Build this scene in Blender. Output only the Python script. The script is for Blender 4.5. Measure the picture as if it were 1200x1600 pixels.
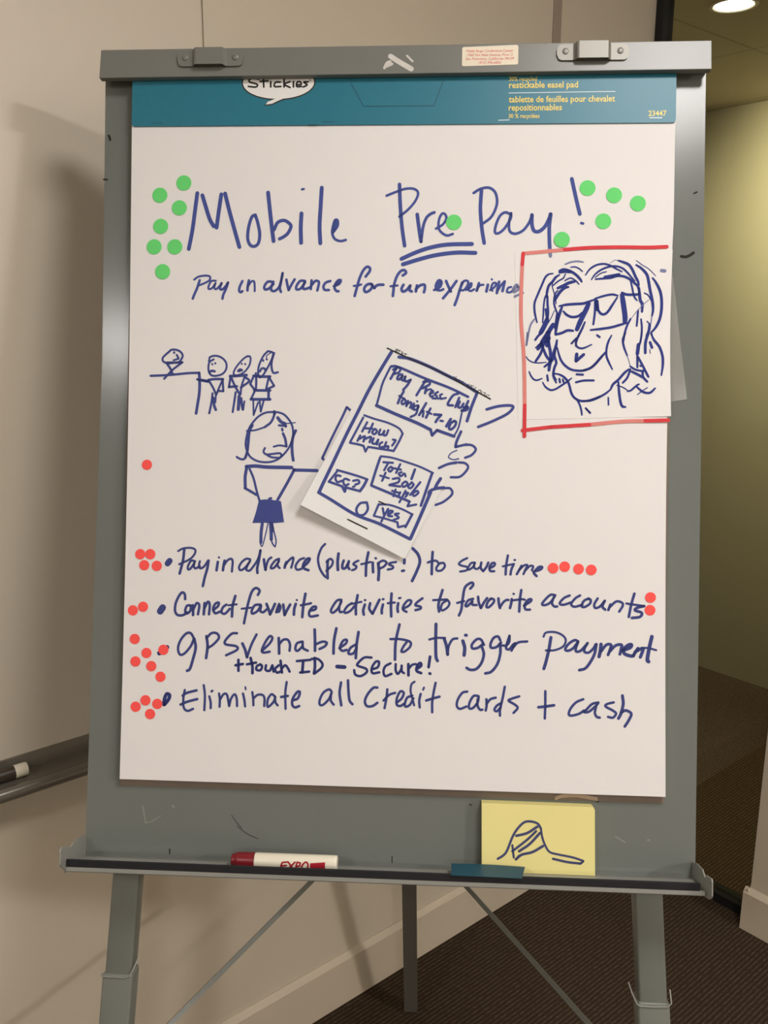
import bpy, bmesh, math, random
from mathutils import Vector, Matrix

for o in list(bpy.data.objects):
    bpy.data.objects.remove(o)
S = bpy.context.scene
C = S.collection
PI = math.pi

# ------------------------------------------------------------ camera, world, lights, exposure
CAM_H = 1.52
camd = bpy.data.cameras.new('camera')
camd.sensor_fit = 'VERTICAL'
camd.sensor_height = 32.0
camd.sensor_width = 24.0
camd.lens = 1380.0 * 32.0 / 1600.0
camd.clip_start = 0.01
cam = bpy.data.objects.new('camera', camd)
C.objects.link(cam)
cam.matrix_world = Matrix(((0.64402535, -0.17208504, 0.74539794, 0.0),
                           (0.76499599, 0.14036977, -0.62855188, 0.0),
                           (0.00353304, 0.97502978, 0.22204605, CAM_H),
                           (0, 0, 0, 1)))
S.camera = cam

S.view_settings.view_transform = 'Standard'
S.view_settings.look = 'None'
S.view_settings.gamma = 1.0
S.view_settings.use_curve_mapping = False
S.view_settings.exposure = 0.69

wd = bpy.data.worlds.new('world')
S.world = wd
wd.use_nodes = True
wd.node_tree.nodes['Background'].inputs[0].default_value = (1.0, 0.96, 0.93, 1)
wd.node_tree.nodes['Background'].inputs[1].default_value = 0.02

def lamp(name, loc, power, size, color, spread=PI):
    d = bpy.data.lights.new(name, 'AREA')
    d.shape = 'DISK'; d.size = size; d.energy = power; d.color = color; d.spread = spread
    o = bpy.data.objects.new(name, d); C.objects.link(o); o.location = loc
    return o

WARM = (1.0, 0.965, 0.95)
lamp('ceiling_lamp', (0.30, 0.56, 2.68), 15.0, 0.50, WARM)
lamp('ceiling_lamp', (3.20, 1.72, 2.68), 60.0, 0.42, WARM)
lamp('ceiling_lamp', (0.12, -2.05, 2.68), 18.0, 0.30, WARM)
lamp('ceiling_lamp', (2.55, -1.60, 2.68), 28.0, 0.35, WARM)

def spot(name, loc, target, power, ang, blend, color, radius):
    d = bpy.data.lights.new(name, 'SPOT')
    d.energy = power; d.spot_size = ang; d.spot_blend = blend; d.color = color; d.shadow_soft_size = radius
    o = bpy.data.objects.new(name, d); C.objects.link(o); o.location = loc
    o.rotation_euler = (Vector(target) - Vector(loc)).to_track_quat('-Z', 'Y').to_euler()
    return o
HALL = (1.0, 0.87, 0.56)
spot('hall_wall_washer', (-1.30, 2.72, 2.25), (-1.42, 3.41, 1.86), 40.0, math.radians(100), 1.0, HALL, 0.05)
spot('hall_downlight_lamp', (-1.348, 2.313, 2.25), (-1.348, 2.313, 0.0), 14.0, math.radians(110), 0.8, HALL, 0.05)

# ------------------------------------------------------------ materials
def principled(name):
    m = bpy.data.materials.new(name); m.use_nodes = True
    nt = m.node_tree
    return m, nt, nt.nodes['Principled BSDF']

def mat(name, col, rough=0.5, metal=0.0, spec=0.5, var=0.0, scale=8.0, bump=0.0, bscale=200.0, coat=0.0):
    """procedural painted surface: noise-varied colour and optional fine bump"""
    m, nt, p = principled(name)
    p.inputs['Roughness'].default_value = rough
    p.inputs['Metallic'].default_value = metal
    p.inputs['Specular IOR Level'].default_value = spec
    p.inputs['Coat Weight'].default_value = coat
    tc = nt.nodes.new('ShaderNodeTexCoord')
    n = nt.nodes.new('ShaderNodeTexNoise'); n.inputs['Scale'].default_value = scale; n.inputs['Detail'].default_value = 4
    nt.links.new(tc.outputs['Object'], n.inputs['Vector'])
    r = nt.nodes.new('ShaderNodeMix'); r.data_type = 'RGBA'
    r.inputs[6].default_value = tuple(max(0, c * (1 - var)) for c in col) + (1,)
    r.inputs[7].default_value = tuple(min(1, c * (1 + var)) for c in col) + (1,)
    nt.links.new(n.outputs['Fac'], r.inputs[0])
    nt.links.new(r.outputs[2], p.inputs['Base Color'])
    if bump:
        n2 = nt.nodes.new('ShaderNodeTexNoise'); n2.inputs['Scale'].default_value = bscale
        nt.links.new(tc.outputs['Object'], n2.inputs['Vector'])
        b = nt.nodes.new('ShaderNodeBump'); b.inputs['Strength'].default_value = bump; b.inputs['Distance'].default_value = 0.001
        nt.links.new(n2.outputs['Fac'], b.inputs['Height']); nt.links.new(b.outputs[0], p.inputs['Normal'])
    return m

def carpet_mat(name='carpet', k=1.0):
    """dark brown ribbed carpet, ribs along Y broken into short flecks"""
    m, nt, p = principled(name)
    p.inputs['Roughness'].default_value = 0.95; p.inputs['Specular IOR Level'].default_value = 0.1
    tc = nt.nodes.new('ShaderNodeTexCoord')
    mp = nt.nodes.new('ShaderNodeMapping'); mp.inputs['Scale'].default_value = (330, 75, 1)
    nt.links.new(tc.outputs['Object'], mp.inputs['Vector'])
    n0 = nt.nodes.new('ShaderNodeTexNoise'); n0.inputs['Scale'].default_value = 1.0; n0.inputs['Detail'].default_value = 2
    nt.links.new(mp.outputs[0], n0.inputs['Vector'])
    wv = nt.nodes.new('ShaderNodeTexWave'); wv.wave_type = 'BANDS'; wv.bands_direction = 'X'
    wv.inputs['Scale'].default_value = 32.0; wv.inputs['Distortion'].default_value = 0.6; wv.inputs['Detail'].default_value = 1.0; wv.inputs['Detail Scale'].default_value = 0.4
    nt.links.new(tc.outputs['Object'], wv.inputs['Vector'])
    n = nt.nodes.new('ShaderNodeMath'); n.operation = 'MULTIPLY'
    nt.links.new(wv.outputs['Fac'], n.inputs[0]); nt.links.new(n0.outputs['Fac'], n.inputs[1])
    r = nt.nodes.new('ShaderNodeValToRGB')
    r.color_ramp.elements[0].position = 0.30; r.color_ramp.elements[0].color = tuple(c * k for c in (0.045, 0.029, 0.018)) + (1,)
    r.color_ramp.elements[1].position = 0.62; r.color_ramp.elements[1].color = tuple(c * k for c in (0.105, 0.080, 0.054)) + (1,)
    nt.links.new(n.outputs[0], r.inputs[0])
    nt.links.new(r.outputs[0], p.inputs['Base Color'])
    b = nt.nodes.new('ShaderNodeBump'); b.inputs['Strength'].default_value = 0.6; b.inputs['Distance'].default_value = 0.003
    nt.links.new(n.outputs[0], b.inputs['Height']); nt.links.new(b.outputs[0], p.inputs['Normal'])
    return m

def tile_mat():
    """ceiling tiles 0.61 m with thin dark joints"""
    m, nt, p = principled('ceiling_tile')
    p.inputs['Roughness'].default_value = 0.9
    tc = nt.nodes.new('ShaderNodeTexCoord')
    sep = nt.nodes.new('ShaderNodeSeparateXYZ'); nt.links.new(tc.outputs['Object'], sep.inputs[0])
    masks = []
    for ax, off in (('X', 1.513), ('Y', -2.734)):
        a = nt.nodes.new('ShaderNodeMath'); a.operation = 'ADD'; a.inputs[1].default_value = off + 0.004 + 61.0
        nt.links.new(sep.outputs[ax], a.inputs[0])
        md = nt.nodes.new('ShaderNodeMath'); md.operation = 'MODULO'; md.inputs[1].default_value = 0.61
        nt.links.new(a.outputs[0], md.inputs[0])
        lt = nt.nodes.new('ShaderNodeMath'); lt.operation = 'LESS_THAN'; lt.inputs[1].default_value = 0.008
        nt.links.new(md.outputs[0], lt.inputs[0]); masks.append(lt)
    mx = nt.nodes.new('ShaderNodeMath'); mx.operation = 'MAXIMUM'
    nt.links.new(masks[0].outputs[0], mx.inputs[0]); nt.links.new(masks[1].outputs[0], mx.inputs[1])
    c = nt.nodes.new('ShaderNodeMix'); c.data_type = 'RGBA'
    c.inputs[6].default_value = (0.56, 0.50, 0.36, 1); c.inputs[7].default_value = (0.40, 0.36, 0.27, 1)
    nt.links.new(mx.outputs[0], c.inputs[0]); nt.links.new(c.outputs[2], p.inputs['Base Color'])
    return m

def glass_mat(name, tint, gloss):
    m = bpy.data.materials.new(name); m.use_nodes = True
    nt = m.node_tree; nt.nodes.clear()
    out = nt.nodes.new('ShaderNodeOutputMaterial')
    t = nt.nodes.new('ShaderNodeBsdfTransparent'); t.inputs[0].default_value = tint + (1,)
    g = nt.nodes.new('ShaderNodeBsdfGlossy'); g.inputs['Roughness'].default_value = 0.02
    fr = nt.nodes.new('ShaderNodeFresnel'); fr.inputs['IOR'].default_value = 1.35
    ml = nt.nodes.new('ShaderNodeMath'); ml.operation = 'MULTIPLY'; ml.inputs[1].default_value = gloss
    nt.links.new(fr.outputs[0], ml.inputs[0])
    mx = nt.nodes.new('ShaderNodeMixShader')
    nt.links.new(ml.outputs[0], mx.inputs[0]); nt.links.new(t.outputs[0], mx.inputs[1]); nt.links.new(g.outputs[0], mx.inputs[2])
    nt.links.new(mx.outputs[0], out.inputs[0])
    return m

def film_mat():
    m = bpy.data.materials.new('clear_film'); m.use_nodes = True
    nt = m.node_tree; nt.nodes.clear()
    out = nt.nodes.new('ShaderNodeOutputMaterial')
    t = nt.nodes.new('ShaderNodeBsdfTransparent'); t.inputs[0].default_value = (0.97, 0.97, 0.96, 1)
    p = nt.nodes.new('ShaderNodeBsdfPrincipled')
    p.inputs['Base Color'].default_value = (0.62, 0.60, 0.56, 1); p.inputs['Roughness'].default_value = 0.22
    mx = nt.nodes.new('ShaderNodeMixShader'); mx.inputs[0].default_value = 0.20
    nt.links.new(t.outputs[0], mx.inputs[1]); nt.links.new(p.outputs[0], mx.inputs[2]); nt.links.new(mx.outputs[0], out.inputs[0])
    return m

def emit_mat(name, col, strength):
    m = bpy.data.materials.new(name); m.use_nodes = True
    nt = m.node_tree; nt.nodes.clear()
    out = nt.nodes.new('ShaderNodeOutputMaterial')
    e = nt.nodes.new('ShaderNodeEmission'); e.inputs[0].default_value = col + (1,); e.inputs[1].default_value = strength
    nt.links.new(e.outputs[0], out.inputs[0])
    return m

M = {}
M['wall'] = mat('beige_wall_paint', (0.62, 0.55, 0.435), 0.42, 0, 0.35, 0.03, 2.0, 0.08, 300)
M['whiteboard'] = mat('beige_glossy_panel', (0.63, 0.56, 0.455), 0.36, 0, 0.4, 0.02, 1.5)
M['trimpaint'] = mat('baseboard_paint', (0.60, 0.52, 0.40), 0.5, 0, 0.4, 0.03, 3.0)
M['reveal'] = mat('grey_brown_trim', (0.36, 0.29, 0.23), 0.5, 0, 0.4, 0.03, 4.0)
M['ceilingpaint'] = mat('ceiling_paint', (0.72, 0.68, 0.62), 0.9, 0, 0.2, 0.02, 3.0)
M['hallwall'] = mat('hall_wall_paint', (0.60, 0.56, 0.42), 0.7, 0, 0.3, 0.03, 2.0)
M['carpet'] = carpet_mat()
M['hallcarpet_lit'] = carpet_mat('brightened_hall_carpet', 3.2)  # same carpet as the room, colour raised to stand in for hall light
M['tile'] = tile_mat()
M['blackframe'] = mat('black_frame', (0.012, 0.012, 0.013), 0.45, 0, 0.4, 0.05, 10)
M['glass'] = glass_mat('window_glass', (0.90, 0.92, 0.88), 0.9)
M['board'] = mat('grey_enamel_steel', (0.160, 0.172, 0.154), 0.19, 0.0, 0.27, 0.05, 6.0, 0.03, 900, 0.0)
M['bar'] = mat('grey_enamel_bar', (0.185, 0.187, 0.165), 0.33, 0.0, 0.45, 0.05, 9.0, 0.03, 900)
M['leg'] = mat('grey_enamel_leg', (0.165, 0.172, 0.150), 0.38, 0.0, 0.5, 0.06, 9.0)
M['shadedleg'] = mat('shaded_steel_leg', (0.105, 0.095, 0.078), 0.5, 0.0, 0.4, 0.06, 9.0)  # rear leg: the shade behind the board is put into this colour
M['steel'] = mat('bare_steel', (0.27, 0.26, 0.23), 0.5, 0.5, 0.5, 0.08, 30)
M['wire'] = mat('dull_wire', (0.30, 0.30, 0.27), 0.5, 0.3, 0.5, 0.05, 30)
M['traymetal'] = mat('tray_aluminium', (0.34, 0.34, 0.31), 0.40, 0.3, 0.5, 0.05, 20)
M['rubber'] = mat('black_rubber', (0.014, 0.014, 0.016), 0.6, 0, 0.3, 0.1, 40)
M['paper'] = mat('white_paper', (0.79, 0.765, 0.745), 0.75, 0, 0.25, 0.012, 7.0, 0.10, 60)
M['paper_portrait'] = mat('white_paper_overlay', (0.80, 0.775, 0.75), 0.75, 0, 0.25, 0.01, 9.0, 0.10, 70)
M['paper_phone'] = mat('white_paper_slip', (0.77, 0.765, 0.745), 0.7, 0, 0.3, 0.012, 12.0, 0.08, 90)
M['teal'] = mat('teal_card', (0.012, 0.165, 0.235), 0.42, 0, 0.5, 0.06, 120.0)
M['tealdark'] = mat('teal_crease', (0.008, 0.070, 0.100), 0.5, 0, 0.4, 0.05, 60.0)
M['tealpaper'] = mat('dark_teal_card', (0.008, 0.070, 0.110), 0.5, 0, 0.4, 0.05, 60.0)
M['cardboard'] = mat('grey_brown_cardboard', (0.190, 0.150, 0.118), 0.85, 0, 0.2, 0.10, 60.0)
M['cardlight'] = mat('torn_cardboard', (0.42, 0.32, 0.24), 0.85, 0, 0.2, 0.10, 60.0)
M['bubblewhite'] = mat('printed_white', (0.80, 0.79, 0.76), 0.4, 0, 0.4, 0.02, 30)
M['yellowprint'] = mat('yellow_print', (0.80, 0.62, 0.115), 0.4, 0, 0.4, 0.02, 30)
M['whiteprint'] = mat('white_print', (0.70, 0.80, 0.82), 0.4, 0, 0.4, 0.02, 30)
M['blackprint'] = mat('black_print', (0.012, 0.014, 0.020), 0.5, 0, 0.3, 0.05, 30)
M['brownprint'] = mat('dark_brown_print', (0.035, 0.022, 0.014), 0.5, 0, 0.3, 0.05, 30)
M['labelpaper'] = mat('cream_label_paper', (0.80, 0.72, 0.56), 0.5, 0, 0.3, 0.02, 60)
M['redprint'] = mat('red_print', (0.72, 0.16, 0.15), 0.5, 0, 0.3, 0.02, 60)
M['residue'] = mat('white_tape_residue', (0.62, 0.60, 0.55), 0.7, 0, 0.3, 0.10, 150)
M['scuff'] = mat('black_scuff', (0.02, 0.018, 0.013), 0.7, 0, 0.2, 0.1, 100)
M['scratch'] = mat('pale_scratch', (0.225, 0.225, 0.195), 0.6, 0, 0.2, 0.1, 100)
M['sticky'] = mat('yellow_note_paper', (0.79, 0.71, 0.29), 0.7, 0, 0.25, 0.02, 20)
M['green'] = mat('green_sticker', (0.140, 0.68, 0.175), 0.65, 0, 0.25, 0.015, 90)
M['red'] = mat('red_sticker', (1.0, 0.098, 0.085), 0.65, 0, 0.25, 0.03, 300)
M['markerwhite'] = mat('white_marker_plastic', (0.78, 0.73, 0.58), 0.32, 0, 0.5, 0.02, 30)
M['markerred'] = mat('red_marker_plastic', (0.19, 0.008, 0.014), 0.35, 0, 0.5, 0.05, 30)
M['markerdark'] = mat('dark_brown_marker_wrap', (0.045, 0.032, 0.022), 0.4, 0, 0.5, 0.1, 40)
M['boardtray'] = mat('brushed_bronze_rail', (0.20, 0.18, 0.145), 0.28, 0.35, 0.7, 0.05, 20)
M['diffuser'] = emit_mat('lit_diffuser', (1.0, 0.97, 0.88), 6.0)
M['lightrim'] = mat('light_trim', (0.70, 0.64, 0.48), 0.4, 0, 0.4, 0.02, 20)
INKS = {'a': (0.060, 0.085, 0.300), 'b': (0.048, 0.062, 0.215), 'c': (0.030, 0.040, 0.165),
        'f': (0.054, 0.072, 0.255), 'p': (0.026, 0.040, 0.220), 'g': (0.185, 0.205, 0.36),
        'r': (0.66, 0.050, 0.060), 's': (0.70, 0.235, 0.205), 'k': (0.020, 0.018, 0.016),
        'h': (0.058, 0.066, 0.160), 'e': (0.36, 0.012, 0.026)}
INKN = {'a': 'blue_marker_ink', 'b': 'navy_marker_ink', 'c': 'dark_navy_ink', 'f': 'blue_pen_ink', 'p': 'deep_blue_ink',
        'g': 'faded_blue_ink', 'r': 'red_marker_ink', 's': 'faded_red_ink', 'k': 'black_ink', 'h': 'slate_blue_ink', 'e': 'red_print_ink'}
for k_, c_ in INKS.items():
    M['ink_' + k_] = mat(INKN[k_], c_, 0.7, 0, 0.2, 0.10, 60)

# ------------------------------------------------------------ easel frame of reference (u right, v down the leaning board, w out of it; mm)
EO = Vector((-1.13776963, 0.53399675, 1.74915821))
EU = Vector((0.685395441, 0.728170893, -0.000489721))
EV = Vector((0.1666709, -0.15753464, -0.97334662))
EN = Vector((0.70883983, -0.66704572, 0.22933842))
def E(u, v, w=0.0):
    return EO + EU * (u / 1000) + EV * (v / 1000) + EN * (w / 1000)
def frame(u, v, w=0.0):
    """local frame on the easel: x along the board, y into it, z up along it"""
    p = E(u, v, w)
    x, z = EU.normalized(), (-EV).normalized()
    y = z.cross(x)
    return Matrix(((x.x, y.x, z.x, p.x), (x.y, y.y, z.y, p.y), (x.z, y.z, z.z, p.z), (0, 0, 0, 1)))

# ------------------------------------------------------------ object helpers
def obj(name, bm, m, parent=None, fr=None, smooth=False):
    """link the world-space bmesh as ONE object whose own frame is fr (or its parent's frame)"""
    if fr is None:
        fr = parent.matrix_basis_world if False else (PW[parent.name] if parent else Matrix.Identity(4))
    bm.transform(fr.inverted())
    bmesh.ops.recalc_face_normals(bm, faces=bm.faces)
    me = bpy.data.meshes.new(name)
    bm.to_mesh(me); bm.free()
    for mm in (m if isinstance(m, (list, tuple)) else [m]):
        me.materials.append(mm)
    if smooth:
        for p in me.polygons: p.use_smooth = True
        if hasattr(me, 'set_sharp_from_angle'): me.set_sharp_from_angle(angle=math.radians(40))
    o = bpy.data.objects.new(name, me); C.objects.link(o)
    if parent:
        o.parent = parent
        o.matrix_local = PW[parent.name].inverted() @ fr
    else:
        o.matrix_world = fr
    PW[o.name] = fr.copy()
    return o
PW = {}
def empty(name, fr, label, cat, group=None):
    o = bpy.data.objects.new(name, None); C.objects.link(o)
    o.empty_display_size = 0.05
    o.matrix_world = fr; PW[o.name] = fr.copy()
    tag(o, label, cat, group)
    return o
def tag(o, label, cat, group=None):
    o['label'] = label; o['category'] = cat
    if group: o['group'] = group
    return o
def struct(name, bm, m, smooth=False):
    o = obj(name, bm, m, smooth=smooth); o['kind'] = 'structure'
    return o
def at(x, y, z, rz=0.0):
    return Matrix.Translation((x, y, z)) @ Matrix.Rotation(rz, 4, 'Z')

def hexa(bm, P):
    """box from 8 corners: 0-3 one face in order, 4-7 the opposite face"""
    vs = [bm.verts.new(p) for p in P]
    for f in ((0, 1, 2, 3), (7, 6, 5, 4), (0, 4, 5, 1), (1, 5, 6, 2), (2, 6, 7, 3), (3, 7, 4, 0)):
        bm.faces.new([vs[i] for i in f])
    return vs
def wbox(bm, x0, x1, y0, y1, z0, z1):
    hexa(bm, [(x0, y0, z0), (x1, y0, z0), (x1, y1, z0), (x0, y1, z0), (x0, y0, z1), (x1, y0, z1), (x1, y1, z1), (x0, y1, z1)])
def ebox(bm, u0, u1, v0, v1, w0, w1):
    hexa(bm, [E(u0, v0, w0), E(u1, v0, w0), E(u1, v1, w0), E(u0, v1, w0), E(u0, v0, w1), E(u1, v0, w1), E(u1, v1, w1), E(u0, v1, w1)])
def bevel(bm, off, seg=2):
    bmesh.ops.bevel(bm, geom=bm.edges[:], offset=off, segments=seg, affect='EDGES', profile=0.5)
def prism(bm, A, B):
    """solid between two equal outlines"""
    a = [bm.verts.new(p) for p in A]; b = [bm.verts.new(p) for p in B]
    bm.faces.new(a); bm.faces.new(list(reversed(b)))
    n = len(a)
    for i in range(n):
        bm.faces.new((a[i], b[i], b[(i + 1) % n], a[(i + 1) % n]))
def tube(bm, path, r, n=10, caps=True):
    """round bar along a path of world points, r a number or list"""
    rings = []
    for i, p in enumerate(path):
        p = Vector(p)
        d = (Vector(path[min(i + 1, len(path) - 1)]) - Vector(path[max(i - 1, 0)])).normalized()
        a = d.orthogonal().normalized() if i == 0 else (ref - d * ref.dot(d)).normalized()
        ref = a
        b = d.cross(a)
        rr = r[i] if isinstance(r, (list, tuple)) else r
        rings.append([bm.verts.new(p + (a * math.cos(t) + b * math.sin(t)) * rr) for t in [2 * PI * k / n for k in range(n)]])
    for i in range(len(rings) - 1):
        for k in range(n):
            bm.faces.new((rings[i][k], rings[i][(k + 1) % n], rings[i + 1][(k + 1) % n], rings[i + 1][k]))
    if caps:
        bm.faces.new(list(reversed(rings[0]))); bm.faces.new(rings[-1])

def smooth_path(pts, sub=6):
    if len(pts) < 3:
        a, b_ = Vector(pts[0]), Vector(pts[-1])
        return [a.lerp(b_, k / 8) for k in range(9)]
    P = [Vector(p) for p in pts]
    closed = (P[0] - P[-1]).length < 1e-6
    out = []
    n = len(P)
    for i in range(n - 1):
        p1, p2 = P[i], P[i + 1]
        p0 = P[i - 1] if i > 0 else (P[-2] if closed else p1 * 2 - p2)
        p3 = P[i + 2] if i + 2 < n else (P[1] if closed else p2 * 2 - p1)
        for k in range(sub):
            t = k / sub
            out.append(0.5 * ((2 * p1) + (p2 - p0) * t + (2 * p0 - 5 * p1 + 4 * p2 - p3) * t * t + (3 * p1 - p0 - 3 * p2 + p3) * t ** 3))
    out.append(P[-1])
    return out
def stroke(bm, pts, wd_, place, lift, mi=0, taper=0.0):
    """a marker stroke: ribbon with round ends laid on the surface place(u, v, lift)"""
    P = smooth_path([(p[0], p[1]) for p in pts])
    Q = [P[0]]
    for p in P[1:]:
        if (p - Q[-1]).length > 0.05: Q.append(p)
    if len(Q) < 2: Q.append(Q[0] + Vector((0.1, 0)))
    h = wd_ / 2
    n = len(Q)
    L = []; R = []
    for i, p in enumerate(Q):
        d = Q[min(i + 1, n - 1)] - Q[max(i - 1, 0)]
        if d.length < 1e-9: d = Vector((1, 0))
        d.normalize()
        nn = Vector((-d.y, d.x))
        e = min(i, n - 1 - i) / max(1, n - 1)
        hh = h * (1 - taper * max(0, 1 - e / 0.22) * min(1.0, max(0.0, (n - 10) / 20)))
        L.append(p + nn * hh); R.append(p - nn * hh)
    a0 = Q[0] - Q[1]; a1 = Q[-1] - Q[-2]
    def cap(c, d, frm, to, hh):
        ang = math.atan2(d.y, d.x)
        return [c + Vector((math.cos(ang + t), math.sin(ang + t))) * hh for t in (PI / 2 * 0.6, PI / 2 * 0.3, 0, -PI / 2 * 0.3, -PI / 2 * 0.6)]
    mk = lambda p: bm.verts.new(place(p.x, p.y, lift))
    lv = [mk(p) for p in L]; rv = [mk(p) for p in R]
    fs = []
    for i in range(n - 1):
        fs.append(bm.faces.new((lv[i], lv[i + 1], rv[i + 1], rv[i])))
    he = h * (1 - taper * min(1.0, max(0.0, (n - 10) / 20)))
    c1 = [mk(p) for p in cap(Q[-1], a1, None, None, he)]
    fs.append(bm.faces.new([lv[-1]] + c1 + [rv[-1]]))
    c0 = [mk(p) for p in cap(Q[0], a0, None, None, he)]
    fs.append(bm.faces.new([rv[0]] + c0 + [lv[0]]))
    for f in fs: f.material_index = mi
def ink(name, key, parent, place=E, lift=0.25, taper=0.0, scale=1.0):
    """one drawing or line of writing as one mesh of strokes"""
    bm = bmesh.new(); mats = []
    for ln in INK[key].split('\n'):
        hd, body = ln.split(',')
        c = hd[0]; w_ = int(hd[1:]) / 10
        v = [int(t) / 10 for t in body.split()]
        pts = list(zip(v[0::2], v[1::2]))
        if c not in mats: mats.append(c)
        mi = mats.index(c)
        if w_ == 0:
            f = bm.faces.new([bm.verts.new(place(x, y, lift)) for x, y in pts]); f.material_index = mi
        else:
            stroke(bm, pts, w_ * scale, place, lift + 0.02 * mi, mi, taper)
    o = flat_obj(name, bm, [M['ink_' + c] for c in mats], parent)
    return o
def flat_obj(name, bm, m, parent):
    """like obj() but all faces turned to the viewer's side of the board"""
    for f in bm.faces:
        f.normal_update()
        if f.normal.dot(EN) < 0: f.normal_flip()
    fr = PW[parent.name]
    bm.transform(fr.inverted())
    me = bpy.data.meshes.new(name); bm.to_mesh(me); bm.free()
    for mm in (m if isinstance(m, list) else [m]): me.materials.append(mm)
    o = bpy.data.objects.new(name, me); C.objects.link(o)
    o.parent = parent
    o.matrix_local = Matrix.Identity(4)
    PW[o.name] = fr.copy()
    return o
def lettering(bm, body, u0, u1, vb, place=E, lift=0.2, bold=0.0, slant=0.0, height=None, sx=None):
    """printed text: baseline at v = vb, fitted between u0 and u1"""
    cu = bpy.data.curves.new('print', 'FONT'); cu.body = body; cu.size = 1.0; cu.offset = bold; cu.shear = slant
    cu.resolution_u = 2
    t = bpy.data.objects.new('print', cu); C.objects.link(t)
    dg = bpy.context.evaluated_depsgraph_get(); dg.update()
    me = bpy.data.meshes.new_from_object(t.evaluated_get(dg))
    xs = [v.co.x for v in me.vertices]
    k = (u1 - u0) / (max(xs) - min(xs)); x0 = min(xs)
    ky = height if height else k
    vs = [bm.verts.new(place(u0 + (v.co.x - x0) * k, vb - v.co.y * ky, lift)) for v in me.vertices]
    for p in me.polygons:
        try: bm.faces.new([vs[i] for i in p.vertices])
        except ValueError: pass
    bpy.data.objects.remove(t); bpy.data.meshes.remove(me); bpy.data.curves.remove(cu)

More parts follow.
